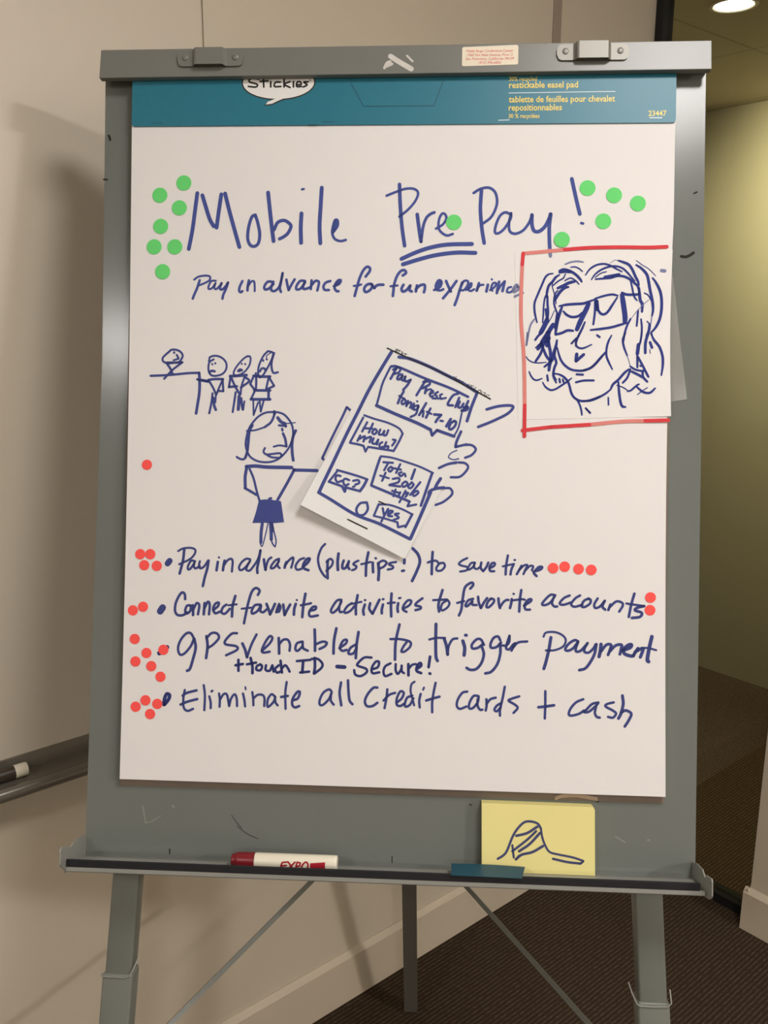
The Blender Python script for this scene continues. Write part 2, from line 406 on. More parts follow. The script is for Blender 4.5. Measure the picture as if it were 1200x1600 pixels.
# ------------------------------------------------------------ traced lines: colour code and width, then u v pairs (all in tenths of a mm on the board)
INK = {
    'mobile': '''a47,867 858 843 1072 813 1327 770 1571
a47,933 886 978 1026 1033 1188 1086 1281
a47,1124 1299 1148 1095 1177 875
a47,1226 864 1288 1096 1363 1351 1422 1547
a38,1620 1138 1574 1166 1535 1304 1528 1443 1564 1524 1623 1536 1668 1489 1680 1374 1652 1235 1625 1154
a47,1778 854 1805 1074 1832 1282 1859 1471
a40,1863 1328 1908 1235 1989 1208 2059 1247 2078 1293 2038 1374 1981 1420 1935 1443
a47,2210 1120 2204 1305 2212 1494
a28,2211 814 2234 809
a47,2463 794 2453 1029 2444 1282 2457 1499
a31,2616 1363 2672 1282 2671 1209 2636 1209 2610 1305 2607 1374 2640 1443 2710 1471 2779 1457
a38,2629 1317 2653 1225''',
    'prepay': '''a43,3448 755 3461 1001 3487 1282 3525 1530
a30,3287 897 3394 854 3522 811 3630 812 3684 862 3654 959 3569 1066 3453 1163
a43,3678 1135 3702 1303 3731 1476
a35,3731 1476 3756 1282 3797 1174 3850 1127 3892 1110
a30,3917 1314 4002 1261 4044 1185 4026 1132 3989 1127 3954 1196 3949 1304 3993 1368 4058 1401 4128 1381
a48,3489 1696 3664 1616 3857 1551 4070 1515 4369 1508
a48,3508 1765 3709 1702 3923 1648 4179 1616 4414 1620
a43,4478 832 4469 1068 4490 1304 4523 1497
a32,4381 866 4465 815 4571 800 4647 854 4676 961 4657 1068 4599 1176 4504 1250
a32,4843 1133 4779 1111 4715 1154 4668 1261 4655 1358 4698 1373 4771 1315 4844 1197 4853 1122
a32,4853 1122 4829 1240 4840 1347 4910 1379 5005 1337 5078 1240 5112 1144
a43,5112 1144 5114 1262 5143 1343 5207 1348 5280 1283 5331 1177 5341 1134
a43,5345 1134 5330 1284 5333 1455 5341 1583
a44,5599 693 5629 825 5671 1001 5705 1132
a32,5726 1246 5745 1252''',
    'ghosttail': '''g41,5341 1583 5349 1658''',
    'subtitle': '''a32,918 1973 886 2074 851 2157 833 2207
a26,847 1964 902 1927 995 1912 1051 1927 1042 1973 978 2010 908 2038
a26,1126 1978 1070 1982 1035 2046 1039 2083 1081 2070 1123 2009
a26,1123 2009 1109 2065 1132 2085 1174 2046 1201 2009
a32,1201 2009 1180 2074 1212 2088 1257 2046 1284 2000
a32,1284 2000 1258 2083 1226 2156 1216 2206
a32,1469 1981 1439 2045 1429 2100 1448 2124 1471 2110
a32,1552 1972 1539 2045 1536 2100
a26,1535 2063 1580 1990 1617 1984 1627 2036 1629 2109
a32,1848 1989 1793 1989 1753 2045 1761 2087 1813 2072 1867 2017
a32,1866 1989 1840 2063 1846 2099 1887 2105 1941 2053 1973 1943 1982 1879
a32,1982 1879 1962 1998 1951 2072 1965 2117
a32,2032 1961 2048 2035 2064 2093
a32,2064 2093 2103 2016 2137 1958
a32,2262 1976 2207 1979 2162 2043 2166 2086 2218 2071 2271 1997
a32,2271 1979 2245 2062 2273 2080 2328 2061
a32,2354 1970 2349 2034 2346 2080
a32,2346 2043 2400 1979 2446 1988 2441 2043 2429 2098
a32,2592 1978 2537 1997 2507 2043 2521 2088 2576 2092
a32,2639 2042 2703 2015 2726 1969 2693 1969 2657 2015 2649 2070 2677 2106 2699 2106
a41,2675 2015 2697 1993
a34,3040 1920 3088 1854 3091 1812 3053 1797 3007 1844 2961 1948 2926 2081 2904 2166
a27,2891 2039 2944 2034 2985 2020
a34,3114 2014 3057 2024 3024 2071 3040 2115 3087 2099 3124 2052 3114 2014
a34,3114 2020 3156 2065
a34,3152 2065 3180 2033 3218 2023 3265 2023
a34,3508 1906 3549 1872 3526 1838 3479 1853 3433 1919 3401 2023 3394 2098 3388 2164
a27,3356 2042 3444 2032
a34,3519 2023 3496 2070 3511 2108 3558 2089 3604 2032
a34,3604 2032 3596 2088 3624 2107
a34,3689 2032 3677 2107
a34,3676 2079 3726 2032 3782 2022 3789 2069 3778 2116
a30,3905 2088 3980 2050 3997 1984 3960 1965 3927 2022 3933 2078 3980 2093 4021 2078
a45,3952 2040 3975 1993
a34,4054 1974 4083 2040 4116 2106
a34,4184 1974 4111 2078 4020 2191
a34,4256 1993 4224 2096 4197 2190 4167 2275
a28,4251 2021 4278 1974 4325 1974 4325 2021 4280 2086 4224 2087
a28,4308 2086 4363 2049 4372 2002 4344 2021 4336 2077 4364 2099 4407 2077
a34,4465 2001 4439 2095
a28,4438 2086 4475 2030 4521 2020
a34,4577 2020 4560 2104
a23,4623 1949 4628 1956
a27,4606 2086 4661 2048 4679 2001 4642 2001 4619 2057 4634 2095
a34,4716 1982 4699 2067 4691 2123
a28,4694 2104 4745 2020 4785 1978
a34,4785 1978 4761 2098
a27,4866 2047 4829 2061 4817 2109 4858 2113 4898 2085''',
    'ghost': '''g28,4898 2085 4949 2038 4931 2019 4894 2066 4904 2109 4950 2085 5005 2015
g28,4940 2047 5005 2053
g28,4914 2165 5016 2122''',
    'line1': '''b73,571 5589 596 5556
b33,782 5411 768 5550 728 5714
b26,703 5429 766 5395 864 5385 923 5408 915 5466 851 5532 720 5596
b28,925 5555 876 5548 839 5605 833 5654 861 5654 909 5588 920 5555
b28,920 5555 910 5620 935 5644 987 5614
b28,986 5554 976 5603 993 5643 1042 5618 1090 5544
b33,1098 5543 1084 5641 1053 5756 1030 5867
b33,1217 5557 1203 5663
b26,1229 5499 1233 5502
b33,1304 5540 1293 5597 1285 5662
b28,1294 5605 1337 5539 1386 5514 1408 5546 1404 5619 1400 5676
b28,1632 5517 1583 5510 1526 5552 1491 5617 1511 5657 1568 5624 1624 5550
b28,1632 5533 1593 5607 1585 5648 1626 5660 1674 5605 1730 5515 1761 5401
b33,1761 5401 1742 5531 1724 5629 1728 5686
b33,1807 5514 1818 5586 1831 5646
b28,1831 5646 1846 5570 1869 5513 1902 5488
b28,2000 5502 1951 5527 1903 5593 1901 5625 1945 5612 2000 5534
b28,2000 5518 1982 5583 2010 5620
b33,2098 5541 2083 5573 2074 5614
b28,2083 5581 2123 5524 2179 5482 2177 5539 2157 5612
b28,2318 5488 2261 5513 2213 5587 2231 5635 2287 5626
b33,2303 5601 2367 5543 2391 5494 2351 5503 2311 5569 2320 5617 2377 5640
b29,2583 5305 2535 5362 2497 5484 2515 5597 2557 5677 2598 5722
b33,2619 5514 2618 5627 2623 5737
b28,2606 5531 2651 5490 2684 5521 2669 5578 2605 5644
b36,2755 5423 2746 5528 2751 5628
b33,2822 5510 2806 5567 2812 5608 2848 5599 2887 5525
b33,2887 5517 2876 5582 2896 5614
b28,3008 5507 2960 5532 2947 5556 2985 5580 2969 5613 2929 5629
b33,3132 5400 3109 5537 3105 5695
b26,3044 5551 3105 5537 3162 5520
b33,3189 5528 3196 5648
b29,3224 5472 3229 5474
b36,3259 5534 3269 5631 3264 5744
b29,3259 5534 3315 5501 3364 5524 3332 5573 3268 5607
b28,3484 5514 3412 5528 3396 5548 3445 5571 3437 5598 3381 5612
b36,3588 5483 3586 5528
b33,3562 5625 3583 5621
b36,3691 5341 3756 5412 3782 5508 3743 5629 3689 5748
b33,3940 5380 3934 5521 3933 5658
b28,3881 5514 3942 5492 3990 5491 4022 5520 4078 5515 4095 5558 4056 5607 4000 5613 3991 5576 4023 5528
b27,4373 5449 4310 5482 4271 5523 4311 5546 4375 5561 4368 5601 4288 5619
b27,4470 5503 4422 5512 4383 5577 4400 5592 4447 5559 4470 5511
b27,4462 5527 4463 5567 4495 5583 4535 5558
b30,4550 5501 4543 5566 4575 5608
b30,4575 5608 4614 5556 4637 5500
b30,4654 5571 4710 5538 4717 5506 4685 5507 4654 5555 4663 5603 4711 5606
b30,4879 5407 4860 5527 4854 5644
b26,4818 5544 4884 5527 4956 5511
b30,4951 5518 4925 5582 4915 5643
b26,4961 5462 4969 5461
b30,5051 5532 5020 5588 4994 5637
b27,5020 5588 5075 5531 5122 5522 5099 5579 5076 5635
b27,5092 5595 5154 5533 5194 5537 5179 5585
b32,5203 5601 5282 5575 5305 5543 5265 5544 5218 5592 5203 5617 5238 5656''',
    'line2': '''b83,486 6200 517 6153
b32,806 6038 799 5976 768 5954 728 5995 685 6093 678 6191 714 6243 786 6241 830 6205
b31,873 6116 829 6125 808 6188 830 6222 874 6186 882 6124
b34,904 6115 910 6177 911 6238
b31,910 6177 953 6088 989 6113 974 6228
b34,1057 6085 1053 6156 1048 6226
b31,1053 6156 1096 6067 1123 6101 1116 6225
b31,1169 6171 1230 6117 1238 6073 1194 6091 1168 6153 1196 6209 1258 6187
b31,1337 6097 1293 6133 1276 6195 1321 6212 1382 6149
b34,1450 5985 1417 6113 1411 6245
b25,1364 6105 1470 6090
b32,1738 5965 1760 5912 1715 5878 1662 5923 1620 6055 1588 6214 1567 6329
b25,1533 6145 1657 6128
b31,1772 6087 1701 6098 1663 6169 1676 6204 1738 6167 1781 6096
b31,1781 6105 1773 6166 1809 6183 1853 6147
b34,1851 6077 1879 6146 1898 6207
b34,1898 6207 1932 6136 1958 6075
b29,2011 6073 1985 6144 1977 6179
b29,1986 6179 2011 6108 2023 6091 2029 6126 2012 6173
b34,2064 6081 2074 6151 2084 6212
b34,2084 6212 2118 6141 2152 6079
b34,2223 6069 2206 6130 2202 6204
b25,2234 6019 2238 6021
b34,2344 5938 2320 6093 2309 6233
b29,2288 6085 2355 6071 2417 6056
b31,2401 6152 2471 6133 2479 6098 2435 6108 2396 6170 2411 6222 2507 6208
b30,2800 6004 2748 6014 2696 6085 2671 6146 2698 6169 2758 6118 2801 6030
b30,2801 6013 2776 6100 2785 6156 2812 6156
b30,2933 6045 2881 6081 2841 6143 2856 6169 2917 6141 2968 6079
b33,3006 5942 2986 6070 2988 6183
b26,2933 6053 3055 6024
b33,3099 6058 3080 6129 3088 6184
b28,3098 6003 3104 6002
b33,3166 6040 3156 6110 3198 6170
b33,3198 6170 3240 6082 3282 5993
b33,3327 6053 3314 6115 3315 6162
b28,3324 5987 3333 5984
b33,3433 5912 3428 6051 3434 6199
b28,3388 6035 3475 6024
b33,3518 6032 3511 6093 3517 6140
b28,3528 5969 3545 5965
b30,3581 6100 3658 6055 3683 6002 3640 5994 3589 6056 3581 6109 3625 6138
b30,3822 5964 3753 6018 3736 6053 3798 6069 3798 6095 3737 6114
b33,4072 5855 4039 5968 4023 6047 4033 6125
b28,3956 5984 4057 5977 4135 5975 4075 6020 4055 6081 4076 6110 4136 6071 4161 6018 4135 5975
b32,4418 5830 4452 5786 4443 5755 4400 5770 4349 5823 4325 5962 4310 6093 4282 6168
b28,4257 6012 4343 5988
b30,4455 5956 4394 5978 4361 6040 4387 6048 4446 5986
b30,4446 5986 4447 6029 4499 6033
b32,4517 5930 4526 6000 4553 6069
b32,4553 6069 4591 5999 4630 5944
b30,4680 5947 4641 5988 4622 6048 4652 6057 4711 5996 4710 5956 4670 5951
b32,4770 5945 4776 6005 4791 6064
b30,4791 6054 4830 5993 4869 5963 4895 5962
b32,4935 5951 4929 6001 4916 6061
b26,4955 5883 4961 5885
b32,5052 5835 5038 5939 5030 6103
b28,4949 5965 5058 5949 5097 5954
b30,5088 6028 5167 5976 5176 5946 5137 5957 5098 6018 5109 6073 5163 6076
b30,5472 5890 5413 5887 5345 5952 5312 6003 5346 6016 5414 5981 5468 5900
b30,5453 5920 5434 5990 5464 6030 5498 6029
b30,5650 5890 5581 5923 5529 5988 5573 6007 5671 5975
b30,5778 5887 5719 5925 5671 5995 5711 6028 5809 6002
b30,5886 5921 5828 5952 5799 6012 5829 6031 5897 5990 5910 5940 5877 5925
b30,5995 5919 5956 5989 5967 6038 6025 6017 6083 5946
b32,6083 5946 6055 6017 6089 6056
b32,6153 5991 6128 6059
b30,6143 6025 6221 5953 6289 5962 6304 6001 6262 6076
b32,6444 5850 6407 5989 6380 6138
b28,6348 5974 6456 5988 6564 6001
b34,6564 6001 6476 6027 6457 6057 6536 6085 6517 6135 6419 6151''',
    'dot3': '''c61,485 6733 582 6657''',
    'line3': '''b31,926 6531 885 6470 827 6476 758 6558 725 6662 750 6743 808 6730 888 6635 926 6542
b35,933 6542 952 6657 915 6819 882 6924 847 6948
b35,1089 6504 1105 6630 1089 6780
b31,1089 6527 1154 6463 1224 6466 1248 6523 1179 6605 1110 6653
b31,1479 6456 1410 6466 1330 6556 1342 6601 1471 6621 1483 6667 1345 6739
b35,1551 6585 1588 6664 1613 6756
b31,1613 6756 1668 6594 1730 6466
b31,1804 6671 1899 6576 1933 6507 1898 6485 1841 6566 1803 6659 1820 6693 1901 6680
b35,2014 6505 2020 6608 2022 6700
b31,2020 6585 2072 6526 2130 6525 2158 6582 2155 6662
b31,2303 6544 2246 6568 2228 6637 2259 6659 2320 6601
b31,2319 6543 2327 6623 2386 6656
b35,2469 6387 2476 6528 2478 6654
b31,2483 6574 2568 6538 2625 6548 2603 6594 2535 6630
b35,2744 6366 2717 6523 2713 6683
b31,2787 6612 2867 6553 2877 6507 2832 6520 2794 6601 2822 6646 2880 6633
b31,2993 6562 2925 6609 2903 6678 2961 6676 3005 6607
b35,3025 6406 3004 6561 2996 6733''',
    'touch': '''c33,1504 6793 1507 6931
c33,1468 6863 1561 6844
c35,1659 6766 1684 6869 1686 6956
c31,1614 6847 1730 6822
c31,1788 6843 1742 6867 1738 6913 1789 6916 1807 6865 1783 6843
c31,1858 6853 1854 6910 1905 6920 1939 6851
c31,1939 6851 1956 6930
c31,2020 6849 1974 6896 1998 6941 2044 6928
c33,2042 6791 2063 6939
c31,2055 6894 2101 6847 2136 6880 2160 6925
c35,2330 6795 2321 6932
c31,2250 6790 2422 6770
c31,2294 6933 2409 6919
c35,2475 6746 2481 6848 2471 6940
c31,2438 6758 2514 6756 2573 6812 2562 6869 2478 6940
c47,2762 6846 2856 6850
c30,3194 6722 3104 6724 3030 6790 3021 6828 3125 6863 3135 6909 3061 6958 2994 6941 2978 6885
c30,3200 6870 3275 6840 3289 6774 3246 6775 3200 6851 3211 6917 3295 6905
c30,3434 6789 3369 6828 3348 6894 3371 6950 3449 6920
c30,3500 6797 3501 6872 3530 6918 3576 6851
c30,3575 6814 3576 6879 3605 6907
c34,3659 6793 3662 6933
c28,3666 6849 3706 6801 3753 6790
c34,3773 6846 3819 6808 3809 6774 3772 6809 3764 6874 3820 6901
c34,3929 6693 3913 6824
c34,3927 6902 3935 6906''',
    'line3b': '''b34,3539 6299 3495 6516 3490 6741
b30,3429 6484 3532 6481 3626 6494 3683 6521 3675 6577 3610 6635 3569 6636 3590 6579 3636 6513
b38,3997 6283 3997 6504 4004 6691 4023 6742
b28,3916 6478 4000 6457 4112 6454
b38,4103 6464 4133 6557 4149 6659
b30,4149 6659 4160 6556 4206 6471 4265 6456
b41,4336 6486 4360 6570 4354 6663
b38,4367 6413 4378 6414
b32,4598 6527 4559 6462 4504 6464 4449 6530 4459 6577 4524 6566 4588 6518
b34,4570 6546 4599 6639 4573 6751 4509 6831 4435 6844 4388 6821
b32,4801 6466 4772 6420 4717 6440 4681 6515 4691 6562 4756 6551 4810 6494
b34,4801 6503 4803 6634 4768 6765 4696 6860 4622 6884
b30,4830 6530 4876 6529 4912 6482 4915 6407
b30,4915 6407 4885 6501 4876 6567 4914 6575 4959 6518 4987 6499
b30,4987 6499 4960 6555 4942 6593
b30,4960 6555 5023 6489 5134 6473
b38,5427 6417 5403 6575 5370 6722 5346 6807
b26,5336 6409 5357 6364 5415 6348 5502 6354 5582 6396 5611 6453 5576 6527 5476 6573 5367 6579
b32,5763 6457 5720 6443 5648 6489 5606 6555 5635 6577 5700 6546 5756 6472
b32,5763 6464 5736 6545 5743 6584 5794 6573 5851 6513 5879 6476
b32,5879 6476 5844 6542 5845 6586 5895 6592 5952 6540 5980 6488
b35,5987 6488 5967 6605 5918 6708 5855 6790 5783 6813
b41,6045 6486 6039 6559 6023 6640
b35,6046 6574 6110 6492 6167 6491 6154 6557 6133 6615
b35,6154 6571 6225 6497 6296 6488 6290 6546 6277 6604
b41,6298 6560 6397 6522 6418 6485 6383 6486 6326 6538 6334 6596 6413 6623 6442 6615
b38,6498 6526 6463 6578 6442 6622
b38,6463 6571 6527 6533 6562 6525 6549 6576 6528 6634
b44,6665 6377 6634 6523 6614 6661 6629 6687
b25,6548 6518 6627 6520 6720 6543''',
    'line4': '''c43,557 7386 564 7307 590 7250 626 7261 621 7305 592 7350 557 7386
b29,822 7194 806 7300 813 7415 862 7457 933 7429
b32,796 7265 849 7229 973 7194
b32,771 7380 851 7343 984 7304
b29,1065 7126 1082 7257 1078 7442
b29,1139 7265 1158 7343 1159 7414
b29,1166 7202 1177 7193
b29,1263 7226 1275 7305 1273 7393
b29,1275 7305 1322 7233 1366 7241 1396 7381
b29,1396 7381 1420 7283 1464 7230 1491 7281 1497 7378
b29,1570 7218 1589 7296 1600 7380
b22,1599 7135 1603 7164
b29,1689 7197 1701 7276 1706 7363
b29,1704 7276 1757 7230 1819 7229 1846 7272 1844 7368
b29,1978 7242 1934 7217 1890 7279 1883 7358 1901 7375 1962 7312 1984 7250
b29,1979 7259 1988 7320 2016 7355
b29,2125 7058 2110 7194 2117 7396
b32,2058 7248 2142 7232
b32,2200 7288 2270 7260 2295 7181 2260 7182 2208 7262 2201 7341 2237 7375 2289 7356
b30,2697 7161 2662 7136 2592 7181 2550 7270 2551 7331 2595 7330 2664 7258 2698 7179
b30,2689 7196 2690 7275 2726 7326
b32,2815 7045 2799 7176 2823 7332
b32,2902 7016 2911 7155 2927 7268 2963 7314
b32,3274 7097 3222 7103 3153 7184 3120 7272 3147 7332 3217 7330 3277 7288
b30,3400 7116 3390 7229 3369 7352
b30,3355 7257 3424 7185 3499 7157
b30,3522 7278 3582 7224 3607 7154 3563 7138 3521 7226 3522 7304 3566 7320 3609 7293
b30,3715 7186 3651 7214 3623 7293 3636 7327 3687 7300 3729 7220
b26,3740 7011 3701 7047 3693 7134 3716 7221 3740 7307
b30,3819 7162 3803 7244 3810 7331
b25,3849 7109 3859 7081
b30,4004 7018 3980 7144 3965 7266 3967 7387
b32,3890 7242 3973 7214 4055 7190
b30,4400 7117 4340 7134 4286 7216 4273 7296 4313 7335 4393 7303
b30,4540 7169 4480 7170 4432 7252 4427 7322 4473 7320 4531 7249 4544 7179
b30,4531 7209 4532 7289 4563 7338 4592 7337
b30,4640 7206 4645 7276 4634 7346
b30,4641 7266 4690 7205 4755 7183
b30,4820 7251 4771 7282 4742 7333 4772 7352 4821 7301
b30,4866 7044 4839 7200 4811 7331 4812 7405
b30,5046 7159 4948 7193 4918 7218 4999 7266 5029 7305 4980 7366
b30,5368 7086 5370 7246 5367 7425
b34,5286 7288 5375 7275 5477 7258
b30,5836 7173 5748 7215 5681 7296 5662 7366 5702 7379 5790 7353 5848 7312
b30,6023 7208 5945 7230 5877 7301 5848 7331 5907 7326 5985 7258 6020 7218
b30,5995 7258 5982 7338 6006 7386 6042 7395
b30,6210 7202 6131 7224 6112 7255 6201 7302 6241 7340 6203 7391 6144 7383
b36,6316 7116 6327 7219 6300 7339 6271 7399
b34,6300 7329 6358 7297 6427 7335 6399 7415 6351 7495''',
    'portrait': '''p24,5383 1879 5332 1888 5289 1927 5248 2022 5198 2144 5161 2248 5163 2352 5181 2439 5195 2491
g21,5160 2452 5118 2518 5094 2613 5070 2770
g19,5532 1763 5604 1735 5689 1725 5754 1735
p16,5601 1800 5656 1796 5708 1818 5747 1852
p29,5460 1844 5511 1827 5588 1844 5666 1891 5723 1952 5740 1982
p34,5469 1861 5529 1852 5597 1857
p17,5538 1883 5513 1935 5470 1961 5428 1991 5385 2031
p29,5461 1896 5418 1926 5380 1979 5334 2031 5314 2109 5310 2178
p12,5385 1979 5377 2039 5400 2117 5413 2178
p17,5707 2012 5667 1969 5607 1935 5556 1952 5530 1970
p34,5650 1978 5582 1995 5514 2030 5446 2061
p34,5574 2047 5532 2056 5481 2100 5439 2161 5414 2213
p21,5446 2091 5417 2126 5405 2178 5402 2247 5420 2317 5447 2386 5456 2438
p12,5422 2178 5427 2256
p19,5310 2126 5285 2196 5274 2300 5271 2395 5264 2491
p26,5319 2161 5322 2265 5330 2352 5327 2438
p26,5300 2326 5314 2412 5332 2464
p52,5319 2447 5298 2508 5265 2578 5240 2621
p26,5257 2621 5215 2656 5177 2708
p10,5407 2343 5374 2421 5332 2499 5299 2525
p48,5393 2516 5359 2577 5318 2647 5259 2734
p21,5259 2734 5208 2786
p38,5447 2395 5439 2473 5423 2551
p43,5344 2681 5324 2777
p29,5467 2286 5552 2268 5655 2259 5757 2253 5808 2237 5910 2198
p34,5501 2299 5476 2368 5452 2455 5436 2542 5426 2637
p28,5519 2351 5562 2394 5623 2420 5700 2411 5750 2367
p53,5830 2254 5793 2341 5735 2463 5689 2575
p29,5429 2642 5506 2620 5574 2589 5642 2593
p26,5786 2484 5753 2566 5712 2653 5683 2722 5680 2783
p21,5687 2683 5628 2749
p22,5785 1897 5839 1822 5921 1771 6013 1757 6096 1780 6161 1817 6234 1854
p22,5859 1953 5904 1887 5977 1831 6068 1794 6151 1785 6234 1808 6299 1863 6355 1928 6392 1970
p13,5905 1925 5978 1873 6042 1855
p28,5910 1948 6006 1939 6098 1929 6180 1906 6263 1915 6337 1952 6392 1998 6429 2035 6449 2119
p31,6024 1920 6116 1904 6198 1887
p29,6187 1715 6242 1733 6316 1766 6362 1831 6400 1914 6433 1979 6443 2026
g7,6086 1747 6141 1710 6187 1715
p20,6337 1961 6356 2026 6376 2119 6395 2175 6423 2212
p33,6445 2054 6454 2147 6464 2212 6488 2258 6486 2351
p29,6238 2115 6294 2138 6376 2139 6458 2135
p31,6407 1770 6472 1812 6537 1886 6561 1970 6581 2081 6610 2211 6621 2323 6608 2406
g13,6608 2406 6596 2499
p9,6407 1714 6481 1770 6564 1821 6647 1905
g37,6719 1839 6756 1844
p31,6611 1933 6657 1997 6705 2099 6724 2211 6722 2341 6700 2452 6656 2545 6602 2610
p15,6513 2119 6559 2146 6597 2211
g9,6569 2202 6506 2258 6434 2333 6362 2426
p22,6438 2333 6431 2435 6423 2528
p24,6348 2440 6308 2519 6278 2621 6261 2733
p24,5909 2190 6028 2153 6119 2138 6184 2152
p28,5928 2214 5938 2307 5976 2372 6022 2385 6067 2353 6121 2269 6180 2175
p41,5928 2223 5938 2325
p24,5909 2223 5907 2363 5891 2512
p55,6239 2143 6259 2268 6279 2408 6278 2482
p28,5859 2582 5988 2567 6107 2548 6207 2520 6299 2491
p24,5940 2647 5971 2670
p22,6476 2444 6487 2546 6484 2639 6471 2732
p13,6550 2471 6578 2499
p31,6583 2508 6574 2583 6548 2657
p24,6602 2620 6612 2647
g19,5078 2620 5068 2776
p14,5066 2919 5101 2963 5162 2992 5239 2996 5316 2987
p29,5279 2775 5246 2879 5187 2975
p60,5336 2619 5312 2688 5261 2766
p34,5261 2766 5211 2823
p17,5312 2723 5184 2806
p34,5337 2697 5352 2792 5366 2861 5372 2965
p29,5270 2801 5315 2905 5359 2965
p34,5445 2713 5433 2791 5409 2869 5393 2948 5351 3000 5295 3044
p34,5376 2965 5360 3026 5352 3086
p28,5434 2809 5418 2904 5441 2990 5420 3051 5408 3121 5413 3173 5444 3242
p26,5451 2808 5469 2878 5496 2955 5548 3024 5626 3076 5720 3091 5797 3083 5873 3048 5941 2978 5999 2909
p19,5107 3106 5130 3158 5165 3201 5208 3213 5268 3191
p24,5331 3152 5341 3216
p22,5277 3239 5312 3295 5373 3333 5433 3324 5509 3276 5585 3223 5632 3184
p26,5404 3129 5473 3137 5533 3167 5585 3223 5612 3292 5630 3361 5665 3421 5726 3460 5794 3468 5879 3450 6007 3397
p24,5482 3194 5491 3237
p22,5525 3202 5534 3232
p12,5422 3164 5448 3207
p21,5700 3447 5735 3507 5757 3576 5767 3641
p21,5813 3558 5869 3614
p22,5730 2616 5697 2694 5681 2755 5699 2794 5742 2811 5793 2802 5874 2763
p21,5680 2690 5625 2751
p38,5692 2885 5686 2963
p33,5686 2971 5777 2889
p24,5695 3136 5772 3139
p24,5688 3235 5782 3213 5906 3210
p24,6118 2647 6082 2717 6060 2801 6057 2894 6086 2977 6133 3070
p28,6047 2857 5984 2931 5912 3016 5848 3063 5766 3087
p24,6287 2613 6269 2660 6256 2706 6271 2790 6314 2901
g9,6314 2901 6352 3022
p22,6483 2612 6476 2705 6450 2798 6437 2882 6442 2928
p39,6449 2761 6437 2873
p24,6437 2910 6439 3040
p26,6442 2910 6498 3011 6574 3159
p24,6352 3031 6408 3068 6481 3086 6527 3085
p28,6372 3096 6445 3132 6510 3169
p26,6504 3086 6510 3160 6561 3220
p28,6335 3068 6280 3115 6208 3199 6145 3256 6114 3321
p24,6353 3068 6318 3171 6264 3236
p24,6109 3326 6046 3377 5955 3429 5863 3463 5771 3468
p28,6209 3227 6220 3357 6240 3478 6263 3529 6300 3537
p13,6191 3269 6264 3292 6320 3328
p22,6325 3342 6366 3328 6429 3272 6461 3253
p26,6429 3281 6494 3336 6549 3359 6604 3354 6658 3302
p11,6566 3294 6503 3336 6444 3383
p18,6088 3423 6092 3512
p20,5814 3556 5865 3616
p31,6566 2621 6535 2733 6533 2863
p28,6607 2639 6640 2704 6705 2787 6743 2898 6749 3009 6733 3139
p29,6590 2732 6614 2797
p9,6587 2821 6595 2867
p18,6471 3021 6480 3030''',
    'frame': '''s46,5016 1627 5255 1607 5523 1580
r46,5523 1580 5828 1556 6209 1549 6551 1552 6777 1543
r46,5010 1627 5001 1766
s46,5001 1766 4992 2193 5000 2503 5035 2871 5049 3161 5058 3528
r46,5058 3528 5061 3915
r46,5036 3842 5384 3796
r46,5384 3796 5861 3761
s46,5861 3761 6241 3719 6543 3706
r46,6543 3706 6823 3697''',
